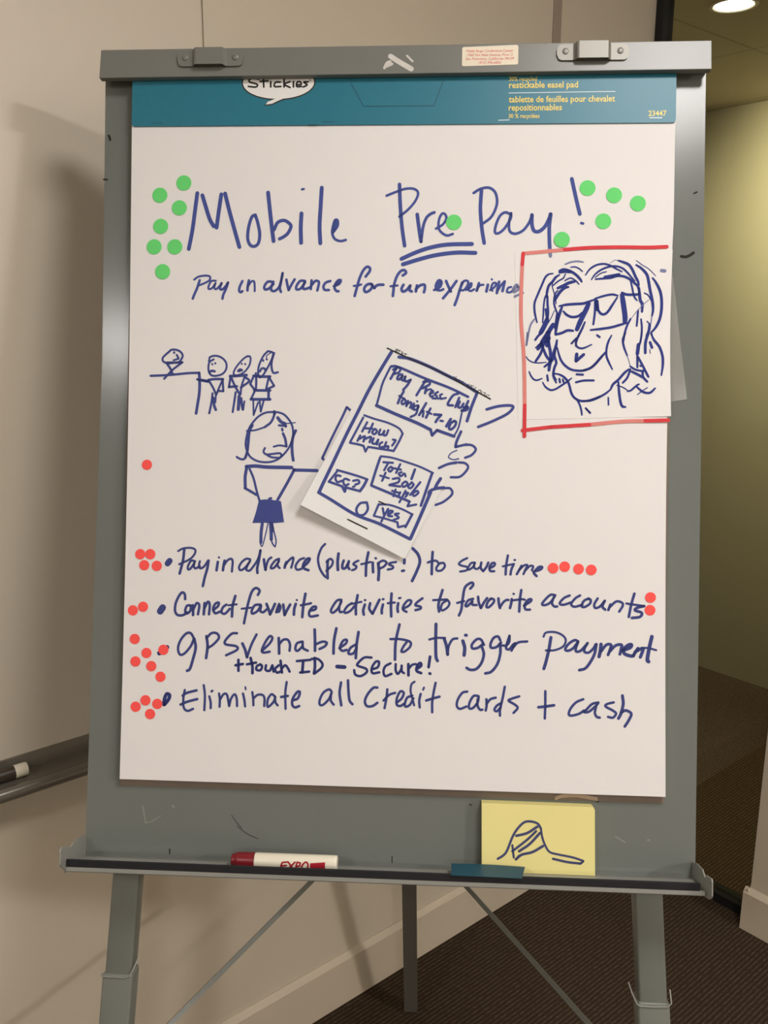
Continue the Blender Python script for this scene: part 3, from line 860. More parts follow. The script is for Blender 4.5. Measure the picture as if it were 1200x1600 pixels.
    'queue': '''f29,306 3197 489 3188 640 3175 792 3159 936 3154
f35,932 3154 941 3255 940 3405 920 3555 903 3671
f26,540 2887 491 2929 458 2970 466 3011 524 3034 600 3029 668 3018 705 2972 715 2927 680 2882 619 2860 566 2864 540 2887
f26,605 2892 606 2902
f26,640 2928 663 2969
f23,663 2976 599 2996
f30,516 3026 600 3026 713 3021
f29,516 3041 563 3108 587 3168
f27,713 3021 601 3108 541 3168 482 3233
f30,911 3237 983 3247 1051 3258
f25,1063 2958 1102 2938 1169 2938 1237 2971 1281 3032 1278 3108 1231 3166 1154 3190 1097 3186 1062 3148 1051 3081 1065 3015 1117 2981
f23,1064 2962 1055 3005
f23,1100 3039 1102 3045
f23,1138 3028 1140 3033
f31,1065 3143 1095 3127 1132 3133
f13,1067 3153 1101 3181 1145 3185
f27,924 3244 1050 3267
f31,1054 3243 1145 3231 1242 3232
f27,1059 3253 1109 3329 1154 3423
f25,1237 3242 1195 3337 1159 3433
f27,1237 3242 1249 3384
f27,1249 3384 1177 3383
f27,1110 3414 1102 3509 1076 3652 1072 3667
f33,1121 3471 1134 3566 1156 3623
f23,1154 3423 1149 3528
f23,1553 2935 1496 2974 1421 3060 1379 3136 1390 3179 1452 3174 1518 3135 1574 3059 1592 2982 1582 2940 1553 2940
f23,1478 3033 1480 3036
f23,1522 3036 1525 3042
f33,1437 3124 1460 3109 1481 3116
f19,1446 3134 1465 3126
f35,1332 3193 1423 3188 1543 3178
f29,1347 3212 1397 3317 1461 3425
f25,1519 3201 1483 3316 1471 3425
f27,1337 3212 1320 3331
f31,1320 3331 1421 3321
f29,1519 3201 1578 3253 1474 3335
f27,1408 3397 1391 3526 1374 3649
f39,1452 3449 1449 3544 1445 3615
f33,1478 3473 1492 3563 1505 3615
f21,1523 3510 1508 3615
f25,1810 2872 1754 2934 1703 3048 1691 3143 1711 3205 1758 3171 1814 3076 1860 2980 1878 2895 1820 2872
f27,1892 2895 1865 2990 1862 3075 1887 3146 1944 3139
f13,1858 2886 1802 2924 1793 2957
f25,1753 2987 1755 2995
f25,1796 2975 1801 2977
f27,1714 3129 1738 3091 1776 3095 1781 3114
f33,1634 3186 1740 3195 1845 3194
f27,1662 3153 1669 3257 1666 3362
f27,1634 3191 1593 3291
f27,1593 3291 1657 3371
f27,1830 3199 1813 3275 1795 3370
f27,1835 3208 1899 3312
f27,1899 3312 1819 3351
f33,1647 3371 1743 3371 1848 3370
f27,1657 3371 1606 3481
f33,1829 3370 1831 3484
f35,1606 3484 1716 3485 1850 3483
f21,1635 3495 1643 3685
f21,1643 3685 1698 3523
f23,1716 3494 1733 3641
f23,1735 3641 1769 3498''',
    'woman': '''f25,1909 3645 1804 3651 1709 3700 1634 3781 1583 3867 1556 3972 1548 4067 1574 4161 1623 4227 1719 4273 1834 4281 1938 4256 2023 4193 2098 4098 2143 3984 2151 3879 2121 3776 2043 3682 1966 3649 1909 3645
f35,1906 3638 1911 3664
f29,1909 3655 1900 3702 1863 3778 1788 3836
f21,1788 3836 1674 3875 1559 3888
f33,1630 3814 1593 3895 1581 4028 1569 4152 1546 4228
f27,1546 4228 1522 4249 1479 4243 1436 4220
f35,2184 3877 2152 3955 2140 4059 2147 4173 2160 4253
f38,1953 3716 1997 3768 2049 3791
f13,2045 3791 2178 3775
f27,1969 3812 2050 3817
f33,2055 3816 2057 3824
f29,2011 3855 2015 3876
f31,2023 3914 2053 3985 2069 4077
f23,2069 4079 1983 4066 1907 4083
f25,1794 4102 1779 4149 1813 4182 1889 4176 1985 4166 2014 4194
f25,1832 4196 1890 4219 1966 4223
f27,2014 4194 1986 4224
f42,1562 4340 1682 4332 1835 4343 2140 4345
f38,2169 4376 2312 4377 2464 4379
f37,1567 4348 1549 4471 1553 4603
f31,1546 4613 1619 4652 1696 4697
f27,1603 4368 1657 4489 1700 4651 1738 4772
f35,2176 4370 2097 4524 1968 4759
f0,1731 4762 1805 4753 1876 4755 2012 4773 2032 4889 2057 5039 1943 5051 1800 5050 1651 5056 1695 4915
f31,1861 4748 1884 4738
f37,1779 5056 1766 5178 1765 5300
f14,1758 5320 1784 5345 1823 5197 1851 5055
f39,1884 5054 1894 5176 1897 5257
f16,1913 5074 1929 5155 1959 5276 1948 5352
f18,1895 5262 1917 5317 1946 5352
f31,1904 5054 1912 5155''',
    'lefthand': '''f31,2887 3621 2831 3575
f31,2827 3575 2770 3705 2644 3966 2530 4216
f31,2530 4223 2554 4244
f31,2573 4262 2590 4274''',
    'righthand': '''f36,4587 3583 4725 3544 4865 3531 4916 3554 4843 3637 4659 3732 4485 3804
f31,4314 4029 4407 4034 4459 4085 4409 4156 4328 4192
f31,4248 4252 4329 4262 4365 4320 4274 4427 4153 4440
f31,4073 4577 4148 4581 4172 4651 4069 4746 3969 4790''',
    'phone': '''f40,3382 2872 3267 3066 3107 3350 2970 3634 2833 3918 2697 4226 2560 4534 2510 4653
f36,2503 4658 2658 4745 2969 4928 3277 5041 3655 5222
f40,3660 5217 3768 4962 3903 4632
f38,3477 2935 3618 2957 3854 3050 4090 3165 4278 3257 4466 3373
f36,4466 3373 4399 3549 4344 3732
f29,3096 4773 3025 4786 2979 4857 3004 4928 3075 4926 3121 4855 3107 4773
f31,3385 3053 3479 3064 3810 3203 4116 3317 4351 3428
f26,3373 3060 3282 3254 3238 3419 3205 3549
f38,3205 3549 3442 3652 3725 3767 3890 3847
f33,3890 3847 3910 3917
f33,3910 3917 3972 3851
f36,3972 3853 4184 3926
f21,4184 3926 4240 3808 4277 3632
f33,4271 3866 4220 3984 4205 4054
f29,4205 4061 4256 4046 4342 4024
f14,4222 4101 4152 4137 4120 4189 4177 4218 4247 4206
f31,4003 4326 4108 4278 4219 4253
f38,4024 4459 3983 4525 3961 4572
f36,3881 4679 3891 4620 3973 4584 4066 4571
f30,3452 3068 3420 3129 3377 3210
f27,3406 3095 3466 3068 3499 3081 3480 3128 3420 3149
f30,3521 3155 3481 3162 3461 3209 3488 3215 3528 3175
f30,3521 3175 3515 3215 3542 3228 3562 3181
f30,3562 3181 3552 3228 3583 3241 3629 3221
f30,3629 3221 3590 3288 3537 3349
f30,3823 3219 3765 3314 3706 3415
f30,3790 3246 3857 3239 3865 3279 3778 3327
f30,3825 3327 3813 3387
f24,3819 3367 3859 3340 3888 3339
f24,3867 3400 3913 3379 3906 3353 3880 3380 3880 3427 3914 3422
f27,3973 3372 3936 3399 3961 3426 3948 3453 3907 3449
f24,4027 3398 4000 3412 4008 3446 3974 3455
f24,4074 3445 4015 3459
f30,4227 3390 4167 3411 4115 3485 4102 3532 4163 3538
f30,4241 3443 4196 3558
f30,4249 3490 4229 3551 4263 3564 4296 3516
f30,4355 3482 4310 3576 4277 3604
f35,4277 3604 4337 3590 4349 3556 4303 3563
f30,3544 3369 3499 3450 3473 3518
f24,3488 3424 3553 3463
f27,3553 3457 3520 3497 3534 3531 3573 3497 3553 3459
f30,3600 3490 3581 3550
f27,3587 3530 3634 3503 3641 3536 3628 3570
f30,3674 3522 3655 3583
f24,3714 3490 3718 3493
f27,3728 3542 3682 3556 3676 3596 3716 3589 3735 3555
f27,3729 3555 3703 3650 3637 3688
f30,3828 3514 3744 3663
f27,3770 3622 3796 3608 3791 3682
f30,3883 3581 3831 3695
f24,3837 3621 3897 3648
f32,3933 3654 4018 3660
f32,4018 3660 3978 3707 3952 3748
f27,4012 3732 4042 3737
f35,4139 3712 4087 3800
f30,4186 3732 4140 3766 4121 3826 4147 3839 4193 3798 4206 3745 4179 3736
f24,3052 3673 3187 3719 3356 3767 3492 3833 3540 3900
f27,3039 3704 2954 3873 2881 4017
f27,2881 4025 2974 4041 3050 4060
f27,3050 4060 3077 4132
f24,3077 4132 3109 4073
f27,3109 4073 3429 4119
f27,3429 4122 3495 4001 3540 3900
f27,3090 3762 3030 3880
f27,3163 3778 3115 3891
f27,3046 3838 3156 3840
f27,3190 3845 3157 3887 3182 3912 3215 3878 3190 3845
f27,3257 3852 3241 3911 3283 3911 3308 3869
f27,3308 3869 3300 3919 3334 3919 3358 3860
f27,3006 3931 2973 3999
f27,2998 3973 3065 3939 3049 4006
f27,3054 3981 3141 3946 3125 4014
f27,3175 3963 3159 4022 3201 4030 3234 3979
f27,3234 3979 3218 4041
f27,3285 4012 3252 4037 3261 4079 3294 4070
f27,3335 4011 3303 4095
f27,3319 4070 3361 4061 3354 4103
f27,3419 3977 3452 3985 3428 4027 3411 4052
f27,2726 4372 2879 4412 3015 4452 3108 4484
f27,2735 4377 2669 4465 2627 4520
f29,2627 4520 2763 4565 2801 4581
f34,2801 4585 2829 4640
f34,2829 4640 2840 4589
f29,2840 4589 3018 4632
f34,3018 4632 3067 4560 3103 4484
f27,2770 4447 2727 4439 2708 4482 2737 4523 2788 4506
f27,2880 4496 2829 4480 2805 4514 2831 4564 2873 4547
f27,2931 4504 2990 4494 3007 4528 2957 4554
f24,2929 4579 2949 4576
f24,3271 4188 3414 4206 3599 4259 3768 4316 3928 4389
f31,3263 4205 3215 4357 3159 4551
f31,3159 4559 3303 4616 3506 4697 3641 4753
f27,3641 4753 3617 4812
f27,3617 4812 3725 4789
f32,3919 4389 3872 4532 3784 4801
f27,3306 4263 3423 4270
f27,3365 4271 3316 4364
f27,3399 4321 3366 4355 3392 4380 3420 4346 3399 4321
f27,3516 4286 3467 4395
f27,3433 4337 3525 4353
f27,3534 4386 3501 4403 3527 4436 3568 4402 3586 4436
f31,3701 4350 3661 4468
f27,3333 4397 3293 4498
f24,3267 4432 3376 4464
f27,3427 4471 3502 4462 3495 4512 3386 4547
f27,3386 4551 3521 4566
f27,3587 4503 3545 4537 3563 4570 3612 4536 3587 4503
f27,3667 4510 3621 4561 3647 4586 3688 4543 3667 4518
f27,3771 4508 3648 4669
f27,3731 4618 3681 4652 3698 4682 3748 4643 3731 4618
f27,3463 4605 3439 4689
f27,3421 4622 3505 4646
f27,3522 4638 3498 4697
f27,3589 4620 3515 4763
f27,3572 4654 3622 4644 3590 4695
f24,3256 4796 3390 4799 3542 4847 3677 4912
f27,3256 4793 3199 4936
f24,3199 4940 3326 4968 3494 5015
f27,3494 5015 3504 5077
f27,3504 5077 3587 5055
f31,3596 5072 3677 4912
f27,3307 4842 3325 4926
f27,3374 4849 3325 4942 3293 5010
f27,3376 4925 3434 4882 3392 4874 3376 4933 3426 4941
f27,3509 4906 3459 4915 3510 4956 3444 4987''',
    'phoneblack': '''k17,3329 2825 3618 2957 3949 3096 4278 3269 4630 3453
k8,3429 2873 3438 2839 3455 2839 3449 2876
k8,3433 2857 3449 2857
k8,3462 2846 3496 2856
k8,3478 2853 3469 2886
k8,3509 2866 3523 2875 3506 2893 3517 2899 3530 2886
k8,3543 2892 3577 2899
k8,3563 2892 3551 2919
k8,4170 3176 4204 3216
k8,4203 3176 4171 3216
k8,4217 3209 4238 3223 4224 3236 4211 3223 4217 3209
k8,4251 3222 4245 3249
k8,4271 3229 4258 3263
k8,4291 3235 4278 3269
k8,4365 3268 4339 3289 4359 3302
k8,4378 3282 4398 3288 4379 3315 4399 3319
k8,4412 3288 4419 3301
k8,4452 3308 4406 3348
k8,4486 3341 4512 3347 4500 3374 4477 3368 4486 3341
k8,4526 3361 4516 3387
k8,4546 3374 4566 3380 4553 3407 4540 3400
k8,4586 3400 4573 3420
k8,4600 3403 4620 3410''',
    'homemark': '''k17,2875 4989 2994 5045 3118 5102''',
    'yesline': '''k17,3260 4759 3343 4793''',
    'hat': '''h30,4809 9172 4874 9130 4922 9068 4986 8901 5050 8793 5131 8714 5213 8701 5296 8725 5336 8783
h27,5336 8783 5354 8888 5391 8985 5448 9066 5564 9094 5728 9121 5859 9159
h27,5859 9166 5827 9193
h30,5827 9193 5663 9180 5489 9147
h33,5035 8882 5166 8845 5290 8764
h30,4988 9073 5167 8927 5277 8818
h33,5071 9070 5201 8976 5324 8839
h27,4987 9000 5006 9148
h33,5033 9170 5104 9111 5235 9074 5365 8996
h27,5039 9170 5065 9129''',
    'stickies': '''k31,1640 -584 1547 -595 1514 -554 1617 -519 1601 -485 1505 -493
k31,1695 -600 1703 -484
k31,1654 -556 1757 -562
k31,1791 -552 1792 -484
k31,1914 -544 1853 -541 1840 -490 1922 -489
k31,1961 -598 1963 -482
k31,2037 -549 1966 -516 2038 -475
k31,2081 -549 2083 -481
k31,2120 -508 2181 -514 2163 -548 2126 -535 2127 -487 2188 -487
k31,2269 -544 2214 -541 2256 -506 2209 -480
k17,2292 -567 2296 -564''',
    'expo': '''e21,2155 9216 2140 9263
e21,2140 9263 2128 9314
e21,2155 9216 2228 9207
e21,2143 9260 2206 9251
e21,2128 9314 2195 9308
e21,2231 9210 2302 9301
e21,2313 9207 2220 9304
e21,2339 9206 2318 9307
e21,2339 9206 2380 9214
e21,2380 9214 2371 9252
e21,2371 9252 2330 9259
e21,2440 9202 2406 9241 2397 9279 2416 9300 2454 9289 2475 9251 2468 9214 2440 9202''',
}
GREEN_UV = [(69.1, 72.7), (38.3, 88.4), (63.9, 104.6), (40.1, 128.3), (32.1, 154.5), (58.9, 154.5), (43.7, 186.3), (414.0, 123.5), (548.7, 145.5), (579.5, 80.9), (612.3, 90.0), (641.7, 100.3), (599.5, 122.4)]
RED_UV = [(28.0, 433.5), (21.5, 547.7), (34.6, 547.5), (26.9, 561.7), (43.2, 562.2), (544.1, 555.3), (558.3, 553.3), (575.5, 555.8), (591.1, 556.6), (13.3, 619.6), (26.4, 614.7), (664.1, 589.3), (663.7, 605.0), (16.4, 656.0), (53.8, 668.9), (31.9, 673.5), (17.9, 684.6), (38.5, 690.0), (50.6, 703.3), (19.2, 742.2), (31.8, 733.7), (47.1, 737.9), (38.1, 751.0)]

# ------------------------------------------------------------ the setting
WX = -1.361          # face of the left wall
GY = 2.015           # plane of the glass
FY = 3.41            # far wall of the hall
bm = bmesh.new(); wbox(bm, -1.6, 3.9, -4.2, GY, -0.06, 0.0); struct('floor', bm, M['carpet'])
bm = bmesh.new(); wbox(bm, -4.6, 3.9, GY, 3.6, -0.06, 0.0); struct('floor_hall', bm, M['hallcarpet_lit'])

bm = bmesh.new()
wbox(bm, WX - 0.14, WX - 0.004, -4.2, GY + 0.03, 0.0, 2.75)
wbox(bm, WX - 0.0045, WX, 0.7695, 1.6165, 0.775, 2.75)       # wall panel beside the board seam
wbox(bm, WX - 0.0045, WX, 1.642, GY - 0.02, 0.10, 2.75)
wbox(bm, WX - 0.0045, WX, -4.1, 1.6165, 0.10, 0.775)        # below the whiteboard
struct('wall_left', bm, M['wall'])
bm = bmesh.new(); wbox(bm, WX - 0.004, WX + 0.004, 1.6168, 1.6417, 0.12, 2.75); bevel(bm, 0.001, 1); struct('trim_1', bm, M['reveal'])

def baseboard(bm, A, B, out, h=0.122):
    """moulded baseboard from A to B along the floor, thickness towards out"""
    prof = [(0, 0), (0.013, 0), (0.013, h - 0.012), (0.003, h), (0, h)]
    o = Vector(out)
    prism(bm, [Vector(A) + o * d + Vector((0, 0, z)) for d, z in prof], [Vector(B) + o * d + Vector((0, 0, z)) for d, z in prof])
bm = bmesh.new(); baseboard(bm, (WX, -4.1, 0), (WX, GY - 0.02, 0), (1, 0, 0)); struct('baseboard_left', bm, M['trimpaint'])

# back wall with the glass opening
BX = -0.895
bm = bmesh.new()
wbox(bm, BX, 3.9, GY - 0.055, GY + 0.06, 0.0, 2.75)
wbox(bm, WX - 0.14, BX, GY - 0.03, GY + 0.06, 2.42, 2.75)
struct('wall_back', bm, M['wall'])
bm = bmesh.new(); baseboard(bm, (BX - 0.012, GY - 0.055, 0), (3.8, GY - 0.055, 0), (0, -1, 0), 0.115)
baseboard(bm, (BX, GY + 0.02, 0), (BX, GY - 0.066, 0), (-1, 0, 0), 0.115); struct('baseboard_back', bm, M['trimpaint'])
bm = bmesh.new()
wbox(bm, WX, WX + 0.020, GY - 0.022, GY + 0.022, 0.0, 2.42)
wbox(bm, BX - 0.016, BX, GY - 0.022, GY + 0.022, 0.0, 2.42)
wbox(bm, WX, BX, GY - 0.022, GY + 0.022, 0.0, 0.026)
wbox(bm, WX, BX, GY - 0.022, GY + 0.022, 2.40, 2.42)
struct('trim_2', bm, M['blackframe'])
bm = bmesh.new(); wbox(bm, WX + 0.018, BX - 0.014, GY - 0.004, GY + 0.004, 0.024, 2.41); struct('window_1', bm, M['glass'])

# hall beyond the glass
bm = bmesh.new(); wbox(bm, -4.6, 3.9, FY, FY + 0.1, 0.0, 2.75); struct('wall_far', bm, M['hallwall'])
bm = bmesh.new(); wbox(bm, -4.6, 3.9, GY + 0.06, FY + 0.1, 2.297, 2.36); struct('ceiling_hall', bm, M['tile'])
bm = bmesh.new(); wbox(bm, -4.6, WX - 0.14, GY + 0.03, GY + 0.06, 0.0, 2.75); struct('wall_hall', bm, M['hallwall'])
bm = bmesh.new(); wbox(bm, -4.7, -4.6, GY, FY + 0.1, 0.0, 2.75); struct('wall_hall_end', bm, M['hallwall'])
# rest of the room
bm = bmesh.new(); wbox(bm, WX - 0.14, 3.9, -4.3, GY + 0.06, 2.75, 2.85); struct('ceiling', bm, M['ceilingpaint'])
bm = bmesh.new(); wbox(bm, 3.9, 4.0, -4.3, FY + 0.1, 0.0, 2.75); struct('wall_right', bm, M['wall'])
bm = bmesh.new(); wbox(bm, WX - 0.14, 4.0, -4.3, -4.2, 0.0, 2.75); struct('wall_front', bm, M['wall'])

# recessed downlight in the hall ceiling
DL = Vector((-1.348, 2.316, 2.297))
dl = empty('recessed_downlight', at(*DL), 'round lit downlight recessed in the hall ceiling behind the glass', 'ceiling light')
bm = bmesh.new(); rings = []
for r, z in ((0.049, 0.010), (0.049, -0.001), (0.052, -0.004), (0.060, -0.004), (0.063, 0.001), (0.063, 0.010)):
    rings.append([bm.verts.new(DL + Vector((math.cos(2 * PI * k / 48) * r, math.sin(2 * PI * k / 48) * r, z))) for k in range(48)])
for i in range(len(rings)):
    a, b_ = rings[i], rings[(i + 1) % len(rings)]
    for k in range(48): bm.faces.new((a[k], a[(k + 1) % 48], b_[(k + 1) % 48], b_[k]))
obj('trim_ring', bm, M['lightrim'], dl, smooth=True)
bm = bmesh.new()
lo = [bm.verts.new(DL + Vector((math.cos(2 * PI * k / 48) * 0.049, math.sin(2 * PI * k / 48) * 0.049, -0.0015))) for k in range(48)]
hi = [bm.verts.new(v.co + Vector((0, 0, 0.006))) for v in lo]
bm.faces.new(lo); bm.faces.new(list(reversed(hi)))
for k in range(48): bm.faces.new((lo[k], hi[k], hi[(k + 1) % 48], lo[(k + 1) % 48]))
obj('diffuser', bm, M['diffuser'], dl)

# whiteboard on the left wall with its pen rail
wb = empty('whiteboard', at(WX, -0.4, 0.78), 'beige glossy wall board with a dark metal pen rail, left of the easel', 'whiteboard')
bm = bmesh.new(); wbox(bm, WX - 0.004, WX, -2.2, 0.7667, 0.775, 2.30); bevel(bm, 0.0008, 1)
obj('board_surface', bm, M['whiteboard'], wb)
prof = [(0.0, 0.826), (0.004, 0.826), (0.007, 0.803), (0.046, 0.800), (0.049, 0.803), (0.054, 0.8065), (0.060, 0.8065), (0.0645, 0.803),
        (0.0665, 0.798), (0.0660, 0.792), (0.062, 0.787), (0.055, 0.785), (0.0, 0.785)]
bm = bmesh.new(); prism(bm, [(WX + d, -2.2, z) for d, z in prof], [(WX + d, 0.72, z) for d, z in prof])
obj('pen_rail', bm, M['boardtray'], wb, smooth=True)

# dark pen lying on the wall rail
PY = 0.389; PX = WX + 0.0265; PZ = 0.8135
pen = empty('marker_pen', at(PX, PY - 0.07, PZ - 0.0105), 'dark brown marker pen with a white end lying on the wall board rail', 'marker')
bm = bmesh.new(); tube(bm, [(PX, PY - 0.128, PZ), (PX, PY - 0.1275, PZ), (PX, PY - 0.0195, PZ)], [0.0096, 0.0102, 0.0102], 24)
obj('barrel', bm, M['markerdark'], pen, smooth=True)
bm = bmesh.new(); tube(bm, [(PX, PY - 0.0195, PZ), (PX, PY - 0.0012, PZ), (PX, PY, PZ)], [0.0106, 0.0106, 0.0096], 24)
e_ = obj('end_cap', bm, M['markerwhite'], pen, smooth=True); e_['label'] = 'white end cap'

# ------------------------------------------------------------ the easel
base = E(342, 1790, -30); base.z = 0
rz = math.atan2(EU.y, EU.x)
es = empty('flip_chart_easel', at(base.x, base.y, 0, rz), 'grey metal flip chart easel with clamp bar and tray, holding the written pad', 'easel')
# board panel: shallow steel pan
bm = bmesh.new()
out_ = [(-40.1, -90), (-40.1, -66), (-37.5, 300), (-43, 620), (-47.7, 937), (-47.7, 946), (726.9, 946), (726.5, 300), (726.2, -66), (726.2, -90)]
prism(bm, [E(u, v, -12) for u, v in out_], [E(u, v, -26) for u, v in out_])
bd = obj('board_panel', bm, M['board'], es)
bm = bmesh.new()
for pts, w_ in (([(-34.5, 6), (-33, 9), (-32.6, 11.5)], 3.0), ([(-40, 63), (-36.5, 63.2), (-35.5, 63.8)], 2.2), ([(713.5, 83.5), (717, 81.8)], 2.0),
                ([(699, 162.5), (704, 163.2), (709, 161.5), (714, 158)], 3.6), ([(142.5, 880), (149, 889), (156, 896)], 0.8), ([(150, 894), (163, 903), (177, 909)], 0.8),
                ([(446, 856), (448, 857)], 1.4), ([(604, 846.5), (606, 847.2)], 2.4), ([(63, 926), (63, 932)], 1.6), ([(349, 925), (349, 933)], 1.2)):
    bm = bmesh.new(); stroke(bm, pts, w_, E, -11.8)
    sc = flat_obj('scuff_mark', bm, M['scuff'], bd); sc['label'] = 'small black scuff'
for pts, w_ in (([(27, 873), (29, 884), (31, 894)], 2.2), ([(31, 894), (40, 891), (50, 884)], 1.4), ([(66, 871), (67, 872)], 3.0), ([(628, 890), (640, 897)], 2.0), ([(668, 893), (670, 893)], 2.5)):
    bm = bmesh.new(); stroke(bm, pts, w_, E, -11.8)
    sc = flat_obj('pale_scratch', bm, M['scratch'], bd); sc['label'] = 'pale scratch'

# clamp bar across the top
bm = bmesh.new()
bo = [(-37.6, -93.0), (725.6, -96.0), (726.2, -60.4), (-39.4, -57.2)]
hexa(bm, [E(u, v, 12) for u, v in bo] + [E(u, v, 2.3) for u, v in bo]); bevel(bm, 0.0008, 2)
ebox(bm, -38, 725, -92, -66, -26, 2.4)
bar = obj('clamp_bar', bm, M['bar'], es)
def latch(uc, vc, half, m, shiny):
    """raised strap bracket with two end ears, each with a rivet"""
    # strap profile along u: ear, riser, bridge, riser, ear
    hb = 0.0
    k = half
    pr = [(-k, 0.8), (-k * 0.52, 0.8), (-k * 0.44, 7.5), (k * 0.40, 7.5), (k * 0.48, 0.8), (k, 0.8)]
    bm = bmesh.new(); rows = []
    N = 40
    for i in range(N + 1):
        x = -k + 2 * k * i / N
        h = 0
        for (x0, h0), (x1, h1) in zip(pr, pr[1:]):
            if x0 <= x <= x1: h = h0 + (h1 - h0) * (x - x0) / (x1 - x0)
        e = k - abs(x)
        hv = 10.5 if abs(x) < k * 0.5 else 10.0
        if e < 7: hv = hv - 7 + math.sqrt(max(0, 49 - (7 - e) ** 2)) * 1.0
        hv = max(hv, 3.0)
        rows.append((x, h, hv))
    top = []
    for x, h, hv in rows:
        top.append([bm.verts.new(E(uc + x, vc + dv, 12.05 + hh)) for dv, hh in ((-hv, h), (hv, h), (hv, h + 1.6), (-hv, h + 1.6))])
    for a, b_ in zip(top, top[1:]):
        for j in range(4): bm.faces.new((a[j], a[(j + 1) % 4], b_[(j + 1) % 4], b_[j]))
    bm.faces.new(top[0]); bm.faces.new(list(reversed(top[-1])))
    o = obj('strap_bracket', bm, m, bar)
    for sx in (-0.76, 0.76):
        bm = bmesh.new()
        c = Vector((uc + sx * k, vc - 1.0))
        prev = None
        for r, hh in ((4.0, 2.3), (3.8, 3.2), (2.6, 3.9), (0.9, 4.1)):
            ring = [bm.verts.new(E(c.x + r * math.cos(2 * PI * q / 20), c.y + r * math.sin(2 * PI * q / 20), 12.05 + hh)) for q in range(20)]
            if prev:
                for q in range(20): bm.faces.new((prev[q], prev[(q + 1) % 20], ring[(q + 1) % 20], ring[q]))
            prev = ring
        bm.faces.new(prev)
        obj('rivet', bm, m, bar, smooth=True)
    return o
latch(104.0, -79.6, 42, M['bar'], False)
o_ = latch(581.2, -82.2, 44, M['steel'], True); o_['label'] = 'bare steel strap bracket'
bm = bmesh.new()
u0, u1, v0, v1 = 420.6, 490.0, -92.0, -67.0
prism(bm, [E(u, v, 12.35) for u, v in ((u0 + 1.5, v0 + 1.0), (u1 - 1.5, v0 - 1.0), (u1, v0 + 1), (u1, v1 - 3), (u1 - 1.5, v1 - 1.5), (u0 + 1.5, v1), (u0, v1 - 1.5), (u0, v0 + 2.5))],
      [E(u, v, 12.02) for u, v in ((u0 + 1.5, v0 + 1.0), (u1 - 1.5, v0 - 1.0), (u1, v0 + 1), (u1, v1 - 3), (u1 - 1.5, v1 - 1.5), (u0 + 1.5, v1), (u0, v1 - 1.5), (u0, v0 + 2.5))])
lb = obj('address_label', bm, M['labelpaper'], es); lb['label'] = 'small cream printed label'
bm = bmesh.new()
for s_, a_, b_, vb in (('Wells Fargo Conference Center', 426, 484, -84.4), ('1960 Van Ness Avenue, Floor 2', 427, 483, -79.4), ('San Francisco, California 94109', 425, 485, -74.6), ('(415) 396-6826', 441, 469, -69.8)):
    lettering(bm, s_, a_, b_, vb, E, 12.55, 0.004, 0.2, height=4.6)
flat_obj('printing', bm, M['redprint'], lb)
bm = bmesh.new()
stroke(bm, [(331.5, -80.5), (343, -73), (357.5, -64.5)], 6.5, E, 12.2)
stroke(bm, [(324, -66), (327, -72), (331, -74)], 3.5, E, 12.2)
stroke(bm, [(326, -68), (333, -71)], 4.0, E, 12.2)
stroke(bm, [(352, -81), (359, -74)], 2.5, E, 12.2)
tr = flat_obj('tape_residue', bm, M['residue'], bar); tr['label'] = 'white scraped tape residue on the clamp bar'

# pen tray
ty = bmesh.new()
TV = 934.0
pr = [(-12, 938.5), (-12, 940.5), (47, 936.0), (48.5, 934.6), (48.5, 929.6), (46.5, 929.6), (46.5, TV), (4, TV)]
prism(ty, [E(-47.6, v, w) for w, v in pr], [E(720.5, v, w) for w, v in pr])
tray = obj('marker_tray', ty, M['traymetal'], es)
bm = bmesh.new(); ebox(bm, -47.6, 715, 920.6, 929.8, 45.6, 48.6); bevel(bm, 0.0006, 2)
rb = obj('rubber_strip', bm, M['rubber'], tray); rb['label'] = 'black rubber edge strip'
for side in (0, 1):
    # hooked end plate standing square on the tray's end
    ue = -49.8 if side == 0 else 722.5
    hk = ([(-12, 938), (-12, 912), (8, 908.5), (25, 908), (30, 911.5), (39, 911), (42.7, 906.5), (57, 901.8), (61, 901.6), (64.5, 904.5), (64.5, 921), (61, 925), (51, 931), (47, 938)] if side == 0 else
          [(-12, 938), (-12, 919), (-6, 917), (7, 912.6), (29, 911), (35, 914.7), (41, 917.5), (45.5, 911.5), (63, 908.6), (66, 911), (66, 928), (63, 932), (56, 936), (42, 939)])
    bm = bmesh.new()
    prism(bm, [E(ue, v, w) for w, v in hk], [E(ue + 1.8, v, w) for w, v in hk]); bevel(bm, 0.0004, 1)
    obj('end_bracket', bm, M['traymetal'], tray)

